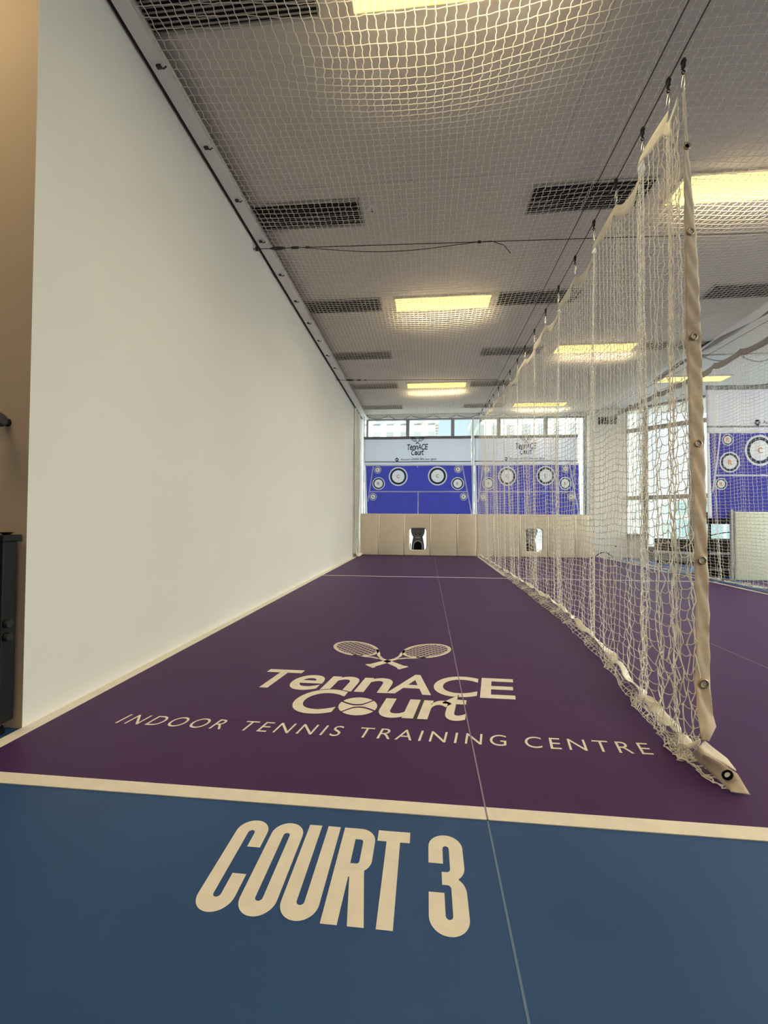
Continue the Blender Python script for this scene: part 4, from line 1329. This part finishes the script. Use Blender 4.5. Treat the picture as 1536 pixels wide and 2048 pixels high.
# ------------------------------------------------------------------ black stand by the tan wall end
t = thing('black_stand', 'black metal stand upright with two knobs in front of the tan wall end', 'stand', (-1.975, 1.80, 0))
MB().box(-2.035, -1.925, 1.765, 1.84, 0.055, 0.905, b=0.008).build('upright', M['black'], t)
MB().box(-2.045, -1.912, 1.755, 1.85, 0.888, 0.920, b=0.006).tube([(-1.945, 1.80, 0.920), (-1.945, 1.80, 0.932)], [0.012, 0.028], 12).build('cap', M['black'], t)
for z_ in (0.452, 0.512):
    MB().tube([(-1.927, 1.79, z_), (-1.916, 1.79, z_)], 0.010, 10).tube([(-1.918, 1.79, z_), (-1.903, 1.79, z_)], [0.02, 0.017], 12).build('knob', M['black_plastic'], t)
MB().tube([(-1.975, 1.80, 0.055), (-1.975, 1.80, 0.03)], 0.018, 12).build('foot_stem', M['steel'], t)
MB().tube([(-1.975, 1.80, 0.03), (-1.975, 1.80, 0.0)], [0.026, 0.034], 14).build('foot', M['rubber'], t)
t = thing('wall_fitting', 'round black fitting on the tan wall, at the left picture edge', 'fitting', (-2.00, 1.80, 1.40))
MB().tube([(-2.02, 1.863, 1.46), (-2.02, 1.80, 1.46)], 0.02, 12).build('bracket', M['black'], t)
MB().tube([(-2.05, 1.80, 1.46), (-2.02, 1.80, 1.46), (-1.992, 1.80, 1.46), (-1.976, 1.80, 1.46)], [0.030, 0.034, 0.034, 0.022], 16).build('round_head', M['black_plastic'], t)

# ------------------------------------------------------------------ outside
mb = MB().box(-250, 250, 20, 400, -32, -30)
mb.build('street_ground', mat('pale_paving', (0.55, 0.56, 0.54), 0.9), None, kind='structure')
def tower(x0, x1, y0, y1, top, label, m, slab=None, step=3.2):
    t = thing('apartment_building', label, 'building', ((x0 + x1) / 2, (y0 + y1) / 2, -30), 'buildings outside the windows')
    MB().box(x0, x1, y0, y1, -30, top).build('facade', m, t)
    if slab:
        mb = MB()
        z_ = -30 + step
        while z_ < top:
            mb.box(x0 - 0.4, x1 + 0.4, y0 - 0.6, y0 + 0.1, z_ - 0.25, z_ + 0.25); z_ += step
        mb.build('floor_bands', slab, t)
    MB().box(x0 - 0.5, x1 + 0.5, y0 - 0.5, y1 + 0.5, top, top + 0.8).build('parapet', slab or m, t)
    return t
cream = mat_facade('cream_facade', (0.90, 0.86, 0.76), (0.48, 0.50, 0.48), 0.45, 0.9, 1.25, 0.22)
pale = mat_facade('pale_facade', (0.88, 0.88, 0.84), (0.5, 0.58, 0.6), 0.40, 0.8, 1.2, 0.20)
glassy = mat_facade('teal_facade', (0.86, 0.92, 0.90), (0.52, 0.68, 0.70), 0.33, 1.6, 0.95, 0.10)
white = mat('white_concrete', (0.80, 0.80, 0.77), 0.8)
tower(-16, 1.2, 62, 80, 15.1, 'cream apartment block outside the window above the open banner', cream)
tower(7.2, 27, 58, 76, 19.0, 'tall cream apartment block outside, above the netted banner', cream)
tower(31, 46, 40, 60, 3.5, 'pale low block with floor bands outside the slanted windows', glassy, white)
tower(50, 90, 44, 70, 7.5, 'white block with teal glazing outside the slanted windows', glassy, white)
tower(66, 100, 8, 36, 5.0, 'wide pale block outside, beyond the far end of the slanted windows', pale, white)

# ------------------------------------------------------------------ light
GLOW = 10.0        # brightness of the hazy sky around the sun, off to the right
w = bpy.data.worlds.new('World')
SC.world = w
w.use_nodes = True
nt = w.node_tree
bg = nt.nodes['Background']
tc = nt.nodes.new('ShaderNodeTexCoord')
vm = nt.nodes.new('ShaderNodeVectorMath'); vm.operation = 'DOT_PRODUCT'
gd = Vector((math.cos(math.radians(24)) * math.sin(math.radians(100)), math.cos(math.radians(24)) * math.cos(math.radians(100)), math.sin(math.radians(24))))
vm.inputs[1].default_value = gd
nt.links.new(tc.outputs['Generated'], vm.inputs[0])
mx = nt.nodes.new('ShaderNodeMath'); mx.operation = 'MAXIMUM'; mx.inputs[1].default_value = 0.0
nt.links.new(vm.outputs['Value'], mx.inputs[0])
pw = nt.nodes.new('ShaderNodeMath'); pw.operation = 'POWER'; pw.inputs[1].default_value = 3.2
nt.links.new(mx.outputs[0], pw.inputs[0])
gl = nt.nodes.new('ShaderNodeMath'); gl.operation = 'MULTIPLY'; gl.inputs[1].default_value = GLOW
nt.links.new(pw.outputs[0], gl.inputs[0])
# clear sky, whiter towards the horizon, plus the hazy glow around the sun
sp = nt.nodes.new('ShaderNodeSeparateXYZ'); nt.links.new(tc.outputs['Generated'], sp.inputs[0])
rp = nt.nodes.new('ShaderNodeValToRGB')
rp.color_ramp.elements[0].position = 0.0; rp.color_ramp.elements[0].color = (0.95, 1.0, 1.0, 1)
rp.color_ramp.elements[1].position = 0.5; rp.color_ramp.elements[1].color = (0.42, 0.72, 1.0, 1)
nt.links.new(sp.outputs['Z'], rp.inputs['Fac'])
hz = nt.nodes.new('ShaderNodeMixRGB'); hz.blend_type = 'MULTIPLY'; hz.inputs[0].default_value = 1.0
hz.inputs[1].default_value = (1.0, 0.95, 0.86, 1)
nt.links.new(gl.outputs[0], hz.inputs[2])
ad = nt.nodes.new('ShaderNodeMixRGB'); ad.blend_type = 'ADD'; ad.inputs[0].default_value = 1.0
nt.links.new(rp.outputs['Color'], ad.inputs[1]); nt.links.new(hz.outputs[0], ad.inputs[2])
nt.links.new(ad.outputs[0], bg.inputs['Color'])
bg.inputs['Strength'].default_value = 1.0

sun = bpy.data.lights.new('Sun', 'SUN')
sun.energy = 5.5
sun.angle = math.radians(0.5)
sun.color = (1.0, 0.95, 0.86)
so = bpy.data.objects.new('sun', sun)
COL.objects.link(so)
so.rotation_euler = (math.radians(22), 0, math.radians(50))     # high sun from the right rear

# ------------------------------------------------------------------ camera
yaw, pit, rol = math.radians(5.7174), math.radians(1.1392), math.radians(0.43071)
f_ = Vector((-math.sin(yaw) * math.cos(pit), math.cos(yaw) * math.cos(pit), math.sin(pit)))
rt = Vector((math.cos(yaw), math.sin(yaw), 0)); up = rt.cross(f_)
r2 = rt * math.cos(rol) + up * math.sin(rol); u2 = up * math.cos(rol) - rt * math.sin(rol)
cam = bpy.data.cameras.new('Camera')
cam.sensor_fit = 'HORIZONTAL'
cam.sensor_width = 36
cam.lens = 852.23 / 1536 * 36
cam.clip_start = 0.05; cam.clip_end = 900
co = bpy.data.objects.new('camera', cam)
COL.objects.link(co)
mw = Matrix.Identity(4)
for i in range(3):
    mw[i][0] = r2[i]; mw[i][1] = u2[i]; mw[i][2] = -f_[i]
mw[0][3], mw[1][3], mw[2][3] = 0, 0, 1.0
co.matrix_world = mw
SC.camera = co

vs_ = SC.view_settings
vs_.view_transform = 'Standard'
vs_.look = 'None'
vs_.gamma = 1
vs_.exposure = 0.25
vs_.use_curve_mapping = False
SC.cycles.use_denoising = True
SC.cycles.max_bounces = 10
SC.cycles.diffuse_bounces = 5
SC.cycles.transparent_max_bounces = 16
